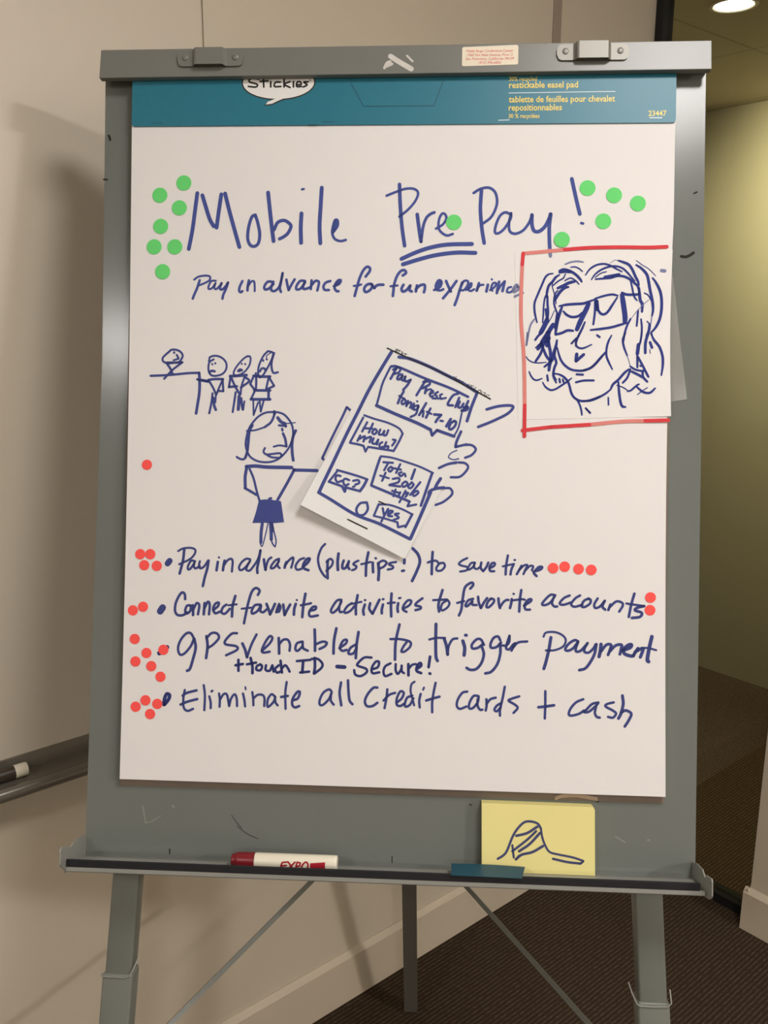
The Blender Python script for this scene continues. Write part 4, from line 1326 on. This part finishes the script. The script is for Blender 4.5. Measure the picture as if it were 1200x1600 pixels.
# front legs: outer channel and inner telescoping tube
for side in (0, 1):
    cu_ = (lambda v: 0.85 - 0.0605 * (v - 970)) if side == 0 else (lambda v: 674.2 + 0.056 * (v - 968))
    bm = bmesh.new()
    va, vb = 880, 1098 if side == 0 else 1104
    hexa(bm, [E(cu_(va) - 17.6, va, -26.2), E(cu_(va) + 17.6, va, -26.2), E(cu_(vb) + 17.6, vb, -26.2), E(cu_(vb) - 17.6, vb, -26.2),
              E(cu_(va) - 17.6, va, -52), E(cu_(va) + 17.6, va, -52), E(cu_(vb) + 17.6, vb, -52), E(cu_(vb) - 17.6, vb, -52)])
    bevel(bm, 0.003, 3)
    lg = obj('front_leg', bm, M['leg'], es, smooth=True)
    bm = bmesh.new()
    va, vb = vb - 2, 1797.0
    hexa(bm, [E(cu_(va) - 20.0, va, -24.0), E(cu_(va) + 20.0, va, -24.0), E(cu_(vb) + 20.0, vb, -24.0), E(cu_(vb) - 20.0, vb, -24.0),
              E(cu_(va) - 20.0, va, -54), E(cu_(va) + 20.0, va, -54), E(cu_(vb) + 20.0, vb - 7, -54), E(cu_(vb) - 20.0, vb - 7, -54)])
    bevel(bm, 0.003, 3)
    obj('leg_extension', bm, M['leg'], lg, smooth=True)
    # spring wire clip round the joint
    bm = bmesh.new(); vc = va + 1
    if side == 0:
        pth = [(-21.0, vc + 1.0, -27), (-20.5, vc + 1.5, -22.8), (-10, vc + 2, -22.6), (12, vc + 2, -22.6), (17, vc - 0.5, -22.8), (20, vc - 7, -25), (22.5, vc - 17, -36)]
    else:
        pth = [(-30, vc - 24, -28), (-26, vc - 10, -26), (-21.5, vc, -22.5), (-18, vc + 2.5, -22.3), (0, vc + 2.8, -22.3), (17, vc + 2, -22.3), (21.5, vc - 2, -23), (21.8, vc - 16, -30)]
    tube(bm, [E(cu_(v) + u, v, w) for u, v, w in pth], 0.0009, 8)
    obj('wire_clip', bm, M['wire'], lg, smooth=True)

# rear leg and the two flat braces
F0 = Vector((-1.236, 1.126, 0.0)); T0 = E(343, 20, -42)
dr = (T0 - F0).normalized()
sx_ = (EU - dr * EU.dot(dr)).normalized(); sy_ = dr.cross(sx_)
bm = bmesh.new()
q = [(-0.0145, -0.010), (0.0145, -0.010), (0.0145, 0.010), (-0.0145, 0.010)]
z0 = F0 + dr * 0.012
prism(bm, [z0 + sx_ * a + sy_ * b_ for a, b_ in q], [T0 + sx_ * a + sy_ * b_ for a, b_ in q])
rl = obj('rear_leg', bm, M['shadedleg'], es)
def brace(A, B):
    d = (B - A).normalized(); s = (EU - d * EU.dot(d)).normalized(); s = (d.cross(EN)).normalized(); t = d.cross(s)
    bm = bmesh.new()
    prism(bm, [A + s * a + t * b_ for a, b_ in ((-.0037, -.0012), (.0037, -.0012), (.0037, .0012), (-.0037, .0012))],
          [B + s * a + t * b_ for a, b_ in ((-.0037, -.0012), (.0037, -.0012), (.0037, .0012), (-.0037, .0012))])
    obj('brace', bm, M['leg'], es)
K0 = 0.38; K1 = 0.325
brace(F0 + (T0 - F0) * K0, E(-14, 1248, -56))
brace(F0 + (T0 - F0) * K1, E(689, 1237, -56))

# ------------------------------------------------------------ the easel pad
pad = empty('easel_pad', frame(343, 842, -12), 'large white easel pad under a teal header, covered in blue handwriting and drawings', 'paper pad')
bm = bmesh.new(); ebox(bm, -2.8, 686.5, -86, 846.3, -11.6, -10.4)
obj('backing_board', bm, M['cardboard'], pad)
def bow(v):
    t = max(0.0, min(1.0, v / 835.0))
    return math.sin(PI * t)
def edge_l(v): return 2.4 * bow(v)
def edge_r(v):
    t = max(0.0, (v - 120) / 715.0)
    return 686.0 - 4.6 * math.sin(PI * min(1, t) ** 0.8)
bm = bmesh.new(); NR = 48
def sheetgrid(bm, w, du):
    g = []
    for i in range(NR + 1):
        v = -60 + 895 * i / NR
        l, r = edge_l(v), edge_r(v)
        g.append([bm.verts.new(E(l + (r - l) * j / 12, v, w)) for j in range(13)])
    return g
ga, gb = sheetgrid(bm, 0.0, 0), sheetgrid(bm, -10.3, 0)
for i in range(NR):
    for j in range(12):
        bm.faces.new((ga[i][j], ga[i][j + 1], ga[i + 1][j + 1], ga[i + 1][j]))
        bm.faces.new((gb[i][j], gb[i + 1][j], gb[i + 1][j + 1], gb[i][j + 1]))
    bm.faces.new((ga[i][0], ga[i + 1][0], gb[i + 1][0], gb[i][0]))
    bm.faces.new((ga[i][12], gb[i][12], gb[i + 1][12], ga[i + 1][12]))
for j in range(12):
    bm.faces.new((ga[0][j], gb[0][j], gb[0][j + 1], ga[0][j + 1]))
    bm.faces.new((ga[NR][j], ga[NR][j + 1], gb[NR][j + 1], gb[NR][j]))
sheet = obj('sheet', bm, M['paper'], pad)
ink('heading_lettering', 'mobile', sheet, scale=1.08)
ink('heading_lettering', 'prepay', sheet, scale=1.08)
ink('subheading_lettering', 'subtitle', sheet, scale=1.05)
for k_ in ('line1', 'line2', 'line3', 'line3b', 'touch', 'line4'):
    ink('bullet_lettering', k_, sheet, scale=1.06)
ink('bullet_dot', 'dot3', sheet)
ink('queue_drawing', 'queue', sheet, scale=1.06)
ink('woman_drawing', 'woman', sheet, scale=1.08)
ink('hand_drawing', 'lefthand', sheet)
ink('hand_drawing', 'righthand', sheet)
# torn curl of cardboard under the sheets
bm = bmesh.new()
cp = [(552, 842.0), (560, 838.6), (572, 837.2), (584, 837.4), (595, 839.4), (605, 841.0)]
prism(bm, [E(u, v, -9.5 + 2 * math.sin(i / 5 * PI)) for i, (u, v) in enumerate(cp)] + [E(u, v + 5, -10) for u, v in reversed(cp)],
      [E(u, v, -10.3) for u, v in cp] + [E(u, v + 5, -10.4) for u, v in reversed(cp)])
o_ = obj('torn_flap', bm, M['cardlight'], pad); o_['label'] = 'torn curl of cardboard at the bottom edge'
# teal header
bm = bmesh.new()
ho = [(0.4, -84), (0.4, -3.5), (1.2, -0.8), (3.5, 0.4), (682.5, 0.4), (685.2, -0.6), (686.2, -3.2), (686.2, -84)]
prism(bm, [E(u, v, 2.0) for u, v in ho], [E(u, v, 0.05) for u, v in ho])
head = obj('header_strip', bm, M['teal'], pad)
# speech bubble
def bubble(bm, grow, lift):
    cx, cy, rx, ry = 189.0, -54.0, 45.5 + grow, 20.8 + grow
    pts = []
    for k in range(97):
        a = math.radians(118) + math.radians(344) * k / 96 * 1.0
        pts.append((cx + rx * math.cos(a), cy + ry * math.sin(a)))
    # tail
    pts = [(cx + rx * math.cos(t), cy + ry * math.sin(t)) for t in [math.radians(-265 + 347 * k / 96) for k in range(97)]]
    pts += [(188.5 + grow * .3, -30.5 + grow), (181, -27.0 + grow), (173.0 - grow, -26.0 + grow), (175.5 - grow * .6, -29.5)]
    bm.faces.new([bm.verts.new(E(u, max(v, -82), lift)) for u, v in pts])
bm = bmesh.new(); bubble(bm, 1.6, 2.10); flat_obj('bubble_outline', bm, M['brownprint'], head)
bm = bmesh.new(); bubble(bm, 0.0, 2.20); bw = flat_obj('speech_bubble', bm, M['bubblewhite'], head)
ink('bubble_lettering', 'stickies', head, E, 2.32, 0.0, 0.72)
for s_, a_, b_, vb, hh in (('restickable easel pad', 480, 565.5, -44.3, 11.2), ('tablette de feuilles pour chevalet', 480, 611.3, -26.3, 11.2),
                           ('repositionnables', 480, 546, -16.0, 11.2), ('30 % recycl\u00e9es', 480, 518.5, -6.6, 7.4), ('30% recycled', 480, 514.6, -53.2, 7.4), ('23447', 652.5, 674.6, -7.9, 9.5)):
    bm = bmesh.new(); lettering(bm, s_, a_, b_, vb, E, 2.2, 0.018, height=hh)
    flat_obj('yellow_printing', bm, M['yellowprint'], head)
for pts, w_ in (([(480.2, -38.0), (611.2, -38.8)], 0.9), ([(654.2, -5.6), (669, -5.5)], 1.1), ([(467.7, -3.9), (481, -4.2)], 1.0)):
    bm = bmesh.new(); stroke(bm, pts, w_, E, 2.2)
    flat_obj('white_line', bm, M['whiteprint'], head)
bm = bmesh.new()
for pts in ([(281.5, -52), (297.8, -22.8)], [(297.8, -22.8), (386.5, -22.8)], [(386.5, -22.8), (397.5, -54)]):
    stroke(bm, pts, 0.9, E, 2.15)
flat_obj('die_cut_crease', bm, M['tealdark'], head)
for pts, w_ in (([(27, -3.4), (41, -3.6)], 0.8), ([(247, -3.4), (261, -3.6)], 0.8), ([(228, 0.2), (240, 0.2)], 1.2)):
    bm = bmesh.new(); stroke(bm, pts, w_, E, 2.1)
    flat_obj('small_slit', bm, M['tealdark'], head)

# ------------------------------------------------------------ loose sheets stuck on the pad
PQ = [(490.6, 161.5), (685.0, 157.5), (685.6, 364.6), (498.0, 371.0)]
pp = empty('portrait_sheet', frame(590, 371, 0.1), 'white sheet with a blue face drawing in sunglasses inside a red marker frame', 'drawing')
bm = bmesh.new()
def bil(Q, s, t):
    a = Vector(Q[0]).lerp(Vector(Q[1]), s); b_ = Vector(Q[3]).lerp(Vector(Q[2]), s)
    return a.lerp(b_, t)
def portrait_w(s, t): return 0.35 + 2.2 * max(0, s - 0.75) * max(0, t - 0.5) * 8 * 0.6
ga = []; gb = []
for i in range(17):
    ra = []; rb_ = []
    for j in range(17):
        s, t = j / 16, i / 16
        p = bil(PQ, s, t)
        if j == 16: p.x += -1.8 * math.sin(PI * t) 
        ra.append(bm.verts.new(E(p.x, p.y, portrait_w(s, t)))); rb_.append(bm.verts.new(E(p.x, p.y, portrait_w(s, t) - 0.15)))
    ga.append(ra); gb.append(rb_)
def close_grid(bm, ga, gb):
    n, m_ = len(ga), len(ga[0])
    for i in range(n - 1):
        for j in range(m_ - 1):
            bm.faces.new((ga[i][j], ga[i][j + 1], ga[i + 1][j + 1], ga[i + 1][j]))
            bm.faces.new((gb[i][j], gb[i + 1][j], gb[i + 1][j + 1], gb[i][j + 1]))
        bm.faces.new((ga[i][0], ga[i + 1][0], gb[i + 1][0], gb[i][0])); bm.faces.new((ga[i][-1], gb[i][-1], gb[i + 1][-1], ga[i + 1][-1]))
    for j in range(m_ - 1):
        bm.faces.new((ga[0][j], gb[0][j], gb[0][j + 1], ga[0][j + 1])); bm.faces.new((ga[-1][j], ga[-1][j + 1], gb[-1][j + 1], gb[-1][j]))
close_grid(bm, ga, gb)
obj('paper', bm, M['paper_portrait'], pp, smooth=True)
def on_portrait(u, v, lift):
    s = (u - 494) / 191.0; t = (v - 161) / 205.0
    return E(u, v, portrait_w(max(0, min(1, s)), max(0, min(1, t))) + lift)
o_ = ink('face_drawing', 'portrait', pp, on_portrait, 0.3, 0.35, 1.16)
o_ = ink('red_frame', 'frame', pp, on_portrait, 0.5); o_['label'] = 'red marker frame lines'
ink('faded_ink', 'ghost', pp, on_portrait, 0.4)
ink('faded_ink', 'ghosttail', pp, on_portrait, 0.4)

film = bmesh.new()
FQ = [(668.0, 178.0), (687.6, 182.4), (708.0, 341.9), (672.0, 347.6)]
ga = []; gb = []
for i in range(13):
    ra = []; rb_ = []
    for j in range(7):
        s, t = j / 6, i / 12; p = bil(FQ, s, t)
        w_ = -11.8 + max(0, s - 0.5) * (3.0 + 1.2 * math.sin(t * 9))
        ra.append(film.verts.new(E(p.x, p.y, w_))); rb_.append(film.verts.new(E(p.x, p.y, w_ - 0.12)))
    ga.append(ra); gb.append(rb_)
FQ2 = None
close_grid(film, ga, gb)
# tucked between the pad and the steel board beyond the pad's edge
for vtx in film.verts: pass
o_ = obj('plastic_strip', film, film_mat(), None, frame(700, 345, -10), smooth=True)
tag(o_, 'clear plastic strip sticking out behind the right edge of the pad beside the face drawing', 'plastic film')

HQ = [(331.0, 274.5), (464.8, 340.6), (358.8, 546.9), (228.3, 481.7)]
ph = empty('phone_sketch_sheet', frame(350, 546, 0.1), 'tilted white paper slip with a drawn phone and chat bubbles, its lower edge lifting off', 'drawing')
h0, hx, hy = Vector(HQ[0]), Vector(HQ[1]) - Vector(HQ[0]), Vector(HQ[3]) - Vector(HQ[0])
det = hx.x * hy.y - hx.y * hy.x
def hst(u, v):
    d = Vector((u, v)) - h0
    return (d.x * hy.y - d.y * hy.x) / det, (hx.x * d.y - hx.y * d.x) / det
def phone_w(s, t):
    s = max(-.1, min(1.1, s)); t = max(0, min(1.1, t))
    return 0.5 + 13.0 * max(0, t - 0.35) ** 1.7 * (1.15 - 0.85 * s) / 0.48 + 2.0 * s * t * 0.4
def on_phone(u, v, lift):
    s, t = hst(u, v)
    return E(u, v, phone_w(s, t) + lift)
bm = bmesh.new(); ga = []; gb = []
for i in range(25):
    ra = []; rb_ = []
    for j in range(17):
        s, t = j / 16, i / 24; p = bil(HQ, s, t); s2, t2 = hst(p.x, p.y)
        ra.append(bm.verts.new(E(p.x, p.y, phone_w(s2, t2)))); rb_.append(bm.verts.new(E(p.x, p.y, phone_w(s2, t2) - 0.15)))
    ga.append(ra); gb.append(rb_)
close_grid(bm, ga, gb)
obj('paper', bm, M['paper_phone'], ph, smooth=True)
ink('phone_drawing', 'phone', ph, on_phone, 0.3, 0.0, 1.08)
ink('home_mark', 'homemark', ph, on_phone, 0.4)
ink('pen_line', 'yesline', ph, on_phone, 0.4)
o_ = ink('black_lettering', 'phoneblack', ph, on_phone, 0.4); o_['label'] = 'thin black pen line and tiny lettering'

# ------------------------------------------------------------ round stickers
def disc(name, r, m):
    bm = bmesh.new(); n = 40
    prof = [(0.0, 0.10), (0.97, 0.10), (1.0, 0.06), (1.0, 0.0)]
    c = bm.verts.new((0, -0.10e-3, 0)); prev = None
    for rr, h in prof[1:]:
        ring = [bm.verts.new((math.cos(2 * PI * k / n) * r * rr / 1000, -h / 1000, math.sin(2 * PI * k / n) * r * rr / 1000)) for k in range(n)]
        for k in range(n):
            if prev is None: bm.faces.new((c, ring[(k + 1) % n], ring[k]))
            else: bm.faces.new((prev[k], prev[(k + 1) % n], ring[(k + 1) % n], ring[k]))
        prev = ring
    bm.faces.new(prev)
    bmesh.ops.recalc_face_normals(bm, faces=bm.faces)
    me = bpy.data.meshes.new(name); bm.to_mesh(me); bm.free(); me.materials.append(m)
    return bpy.data.objects.new(name, me)
GL = ['topmost of the seven round green stickers left of the heading', 'green sticker second from the top, at the left of the heading',
      'green sticker third from the top, touching distance from the capital M', 'green sticker in the middle of the seven left of the heading',
      'left one of the two level green stickers left of the capital M', 'right one of the two level green stickers beside the foot of the capital M',
      'lowest of the seven green stickers left of the heading, above the word Pay', 'round green sticker overlapping the end of the word Pre',
      'round green sticker beside the tail of the y, on the red frame line', 'round green sticker right beside the top of the exclamation mark',
      'middle one of the three upper green stickers right of the exclamation mark', 'rightmost green sticker, nearest the right edge of the white sheet',
      'lower green sticker right of the exclamation dot, above the red frame']
gproto = disc('green_sticker', 9.75, M['green'])
for i, ((u, v), lab) in enumerate(zip(GREEN_UV, GL)):
    o = gproto if i == 0 else gproto.copy()
    C.objects.link(o); o.matrix_world = frame(u, v, 1.0 if i == 8 else 0.5)
    if i == 8: o.matrix_world = frame(u, v, 1.05)
    tag(o, lab, 'sticker', 'green voting stickers around the heading')
RL = ['lone red sticker at the left edge, left of the drawn woman',
      'upper left of four red stickers left of the first bullet line', 'upper right of four red stickers left of the first bullet line',
      'lower left of four red stickers left of the first bullet line', 'lower right of four red stickers, touching the first bullet dot',
      'first red sticker after the word time, nearest the word', 'second red sticker after the word time, slightly the highest',
      'third red sticker after the word time, with gaps on both sides', 'last red sticker of the row of four after the word time',
      'left and lower of the two red stickers left of the Connect line', 'right and upper of the two red stickers left of the Connect line',
      'upper of the two red stickers stacked after the word accounts', 'lower of the two red stickers stacked after the word accounts',
      'topmost red sticker left of the GPS line', 'red sticker covering the bullet dot of the GPS line',
      'red sticker just left of and below the covered GPS bullet', 'red sticker at the far left of the GPS group, second from lowest rows',
      'red sticker second from the bottom of the GPS group', 'lowest red sticker of the GPS group, left of the plus touch line',
      'leftmost of four red stickers left of the Eliminate line', 'topmost of four red stickers left of the Eliminate line',
      'red sticker touching the bullet dot of the Eliminate line', 'lowest of four red stickers left of the Eliminate line']
rproto = disc('red_sticker', 6.6, M['red'])
for i, ((u, v), lab) in enumerate(zip(RED_UV, RL)):
    o = rproto if i == 0 else rproto.copy()
    C.objects.link(o); o.matrix_world = frame(u, v, 0.45 + 0.12 * (i % 3))
    tag(o, lab, 'sticker', 'red voting stickers beside the bullet lines')

# ------------------------------------------------------------ things on the tray
mk = empty('whiteboard_marker', frame(217, TV, 24), 'fat white marker with a dark red cap lying in the easel tray', 'marker')
def axial(u, r, n=28, vc=TV - 9.8, wc=20):
    return [E(u, vc + r * math.cos(2 * PI * k / n), wc + r * math.sin(2 * PI * k / n)) for k in range(n)]
def lathe_u(prof):
    bm = bmesh.new(); prev = None; first = None
    for u, r in prof:
        ring = [bm.verts.new(p) for p in axial(u, r)]
        if prev:
            n = len(ring)
            for k in range(n): bm.faces.new((prev[k], prev[(k + 1) % n], ring[(k + 1) % n], ring[k]))
        else: first = ring
        prev = ring
    bm.faces.new(list(reversed(first))); bm.faces.new(prev)
    return bm
obj('barrel', lathe_u([(179.5, 8.4), (180.2, 9.3), (182, 9.6), (280, 9.6), (282, 9.4), (282.6, 8.8)]), M['markerwhite'], mk, smooth=True)
cp = obj('cap', lathe_u([(150.6, 5.8), (151.4, 7.2), (155.5, 7.8), (156.0, 8.4), (156.6, 9.0), (160, 9.5), (179.6, 9.7)]), M['markerred'], mk, smooth=True)
cp['label'] = 'dark red cap'
bc = [o for o in bpy.data.objects if o.parent == mk and o.name.startswith('barrel')][0]
def on_barrel(u, v, lift):
    r = 9.65 + lift
    vc, wc, k = TV - 9.8, 20.0, 0.396
    # along the sight line through (v, w = 30) back to the barrel's surface
    c0 = v - vc + k * (30.0 - wc)          # v - vc = c0 - k * x with x = w - wc
    A_, B_, C_ = 1 + k * k, -2 * k * c0, c0 * c0 - r * r
    x = (-B_ + math.sqrt(max(0.0, B_ * B_ - 4 * A_ * C_))) / (2 * A_)
    y = c0 - k * x
    L_ = math.hypot(x, y)
    return E(u, vc + y * r / L_, wc + x * r / L_)
ink('red_lettering', 'expo', bc, on_barrel, 0.1)
bm = bmesh.new()
def patch(bm, u0, u1, v0, v1, sl=0.0):
    rows = [[bm.verts.new(on_barrel(u, v + sl * (u1 - u), 0.1)) for u in (u0, (u0 + u1) / 2, u1)] for v in [v0 + (v1 - v0) * k / 6 for k in range(7)]]
    for a, b_ in zip(rows, rows[1:]):
        for j in range(2): bm.faces.new((a[j], a[j + 1], b_[j + 1], b_[j]))
patch(bm, 250.0, 268.5, 919.4, 928.5, 0.10)
flat_obj('red_label_block', bm, M['ink_e'], bc)

# yellow note block leaning on the board
nb = empty('sticky_note_block', frame(530, TV, -5), 'yellow sticky note block with a blue hat doodle leaning on the board above the tray', 'sticky notes')
bm = bmesh.new()
nq = [(460.2, 849.5), (596.5, 850.2), (599.6, 853.0), (600.6, 933.6), (461.4, 933.6)]
prism(bm, [E(u, v, 1.5 + 3.0 * (v - 849) / 85) for u, v in nq], [E(u, v, -11.5 + 3.0 * (v - 849) / 85) for u, v in nq])
nbp = obj('note_stack', bm, M['sticky'], nb)
def on_note(u, v, lift): return E(u, v, 1.5 + 3.0 * (v - 849) / 85 + lift)
ink('hat_doodle', 'hat', nbp, on_note, 0.25)

# dark teal strip of card resting over the tray's edge
bm = bmesh.new()
tq = [(421.5, 918.3, 18), (514.0, 918.3, 16), (506.5, 918.3, 52.5), (424.0, 918.3, 51)]
tq = [(423.3, 921.5, 13), (513.5, 922.5, 13), (505.8, 919.8, 55), (422.0, 919.6, 53.5)]
nx = 14
ga = []; gb = []
for i in range(7):
    ra = []; rb_ = []
    for j in range(nx + 1):
        s, t = j / nx, i / 6
        a = Vector(tq[0]).lerp(Vector(tq[1]), s); b_ = Vector(tq[3]).lerp(Vector(tq[2]), s); p = a.lerp(b_, t)
        p.y -= 0.8 * math.sin(PI * s) * (1 - t)
        ra.append(bm.verts.new(E(p.x, p.y, p.z))); rb_.append(bm.verts.new(E(p.x, p.y + 0.5, p.z)))
    ga.append(ra); gb.append(rb_)
close_grid(bm, ga, gb)
o_ = obj('card_strip', bm, M['tealpaper'], None, frame(468, 921, 40), smooth=True)
tag(o_, 'dark teal strip of card lying across the tray edge in front of the yellow notes', 'card')
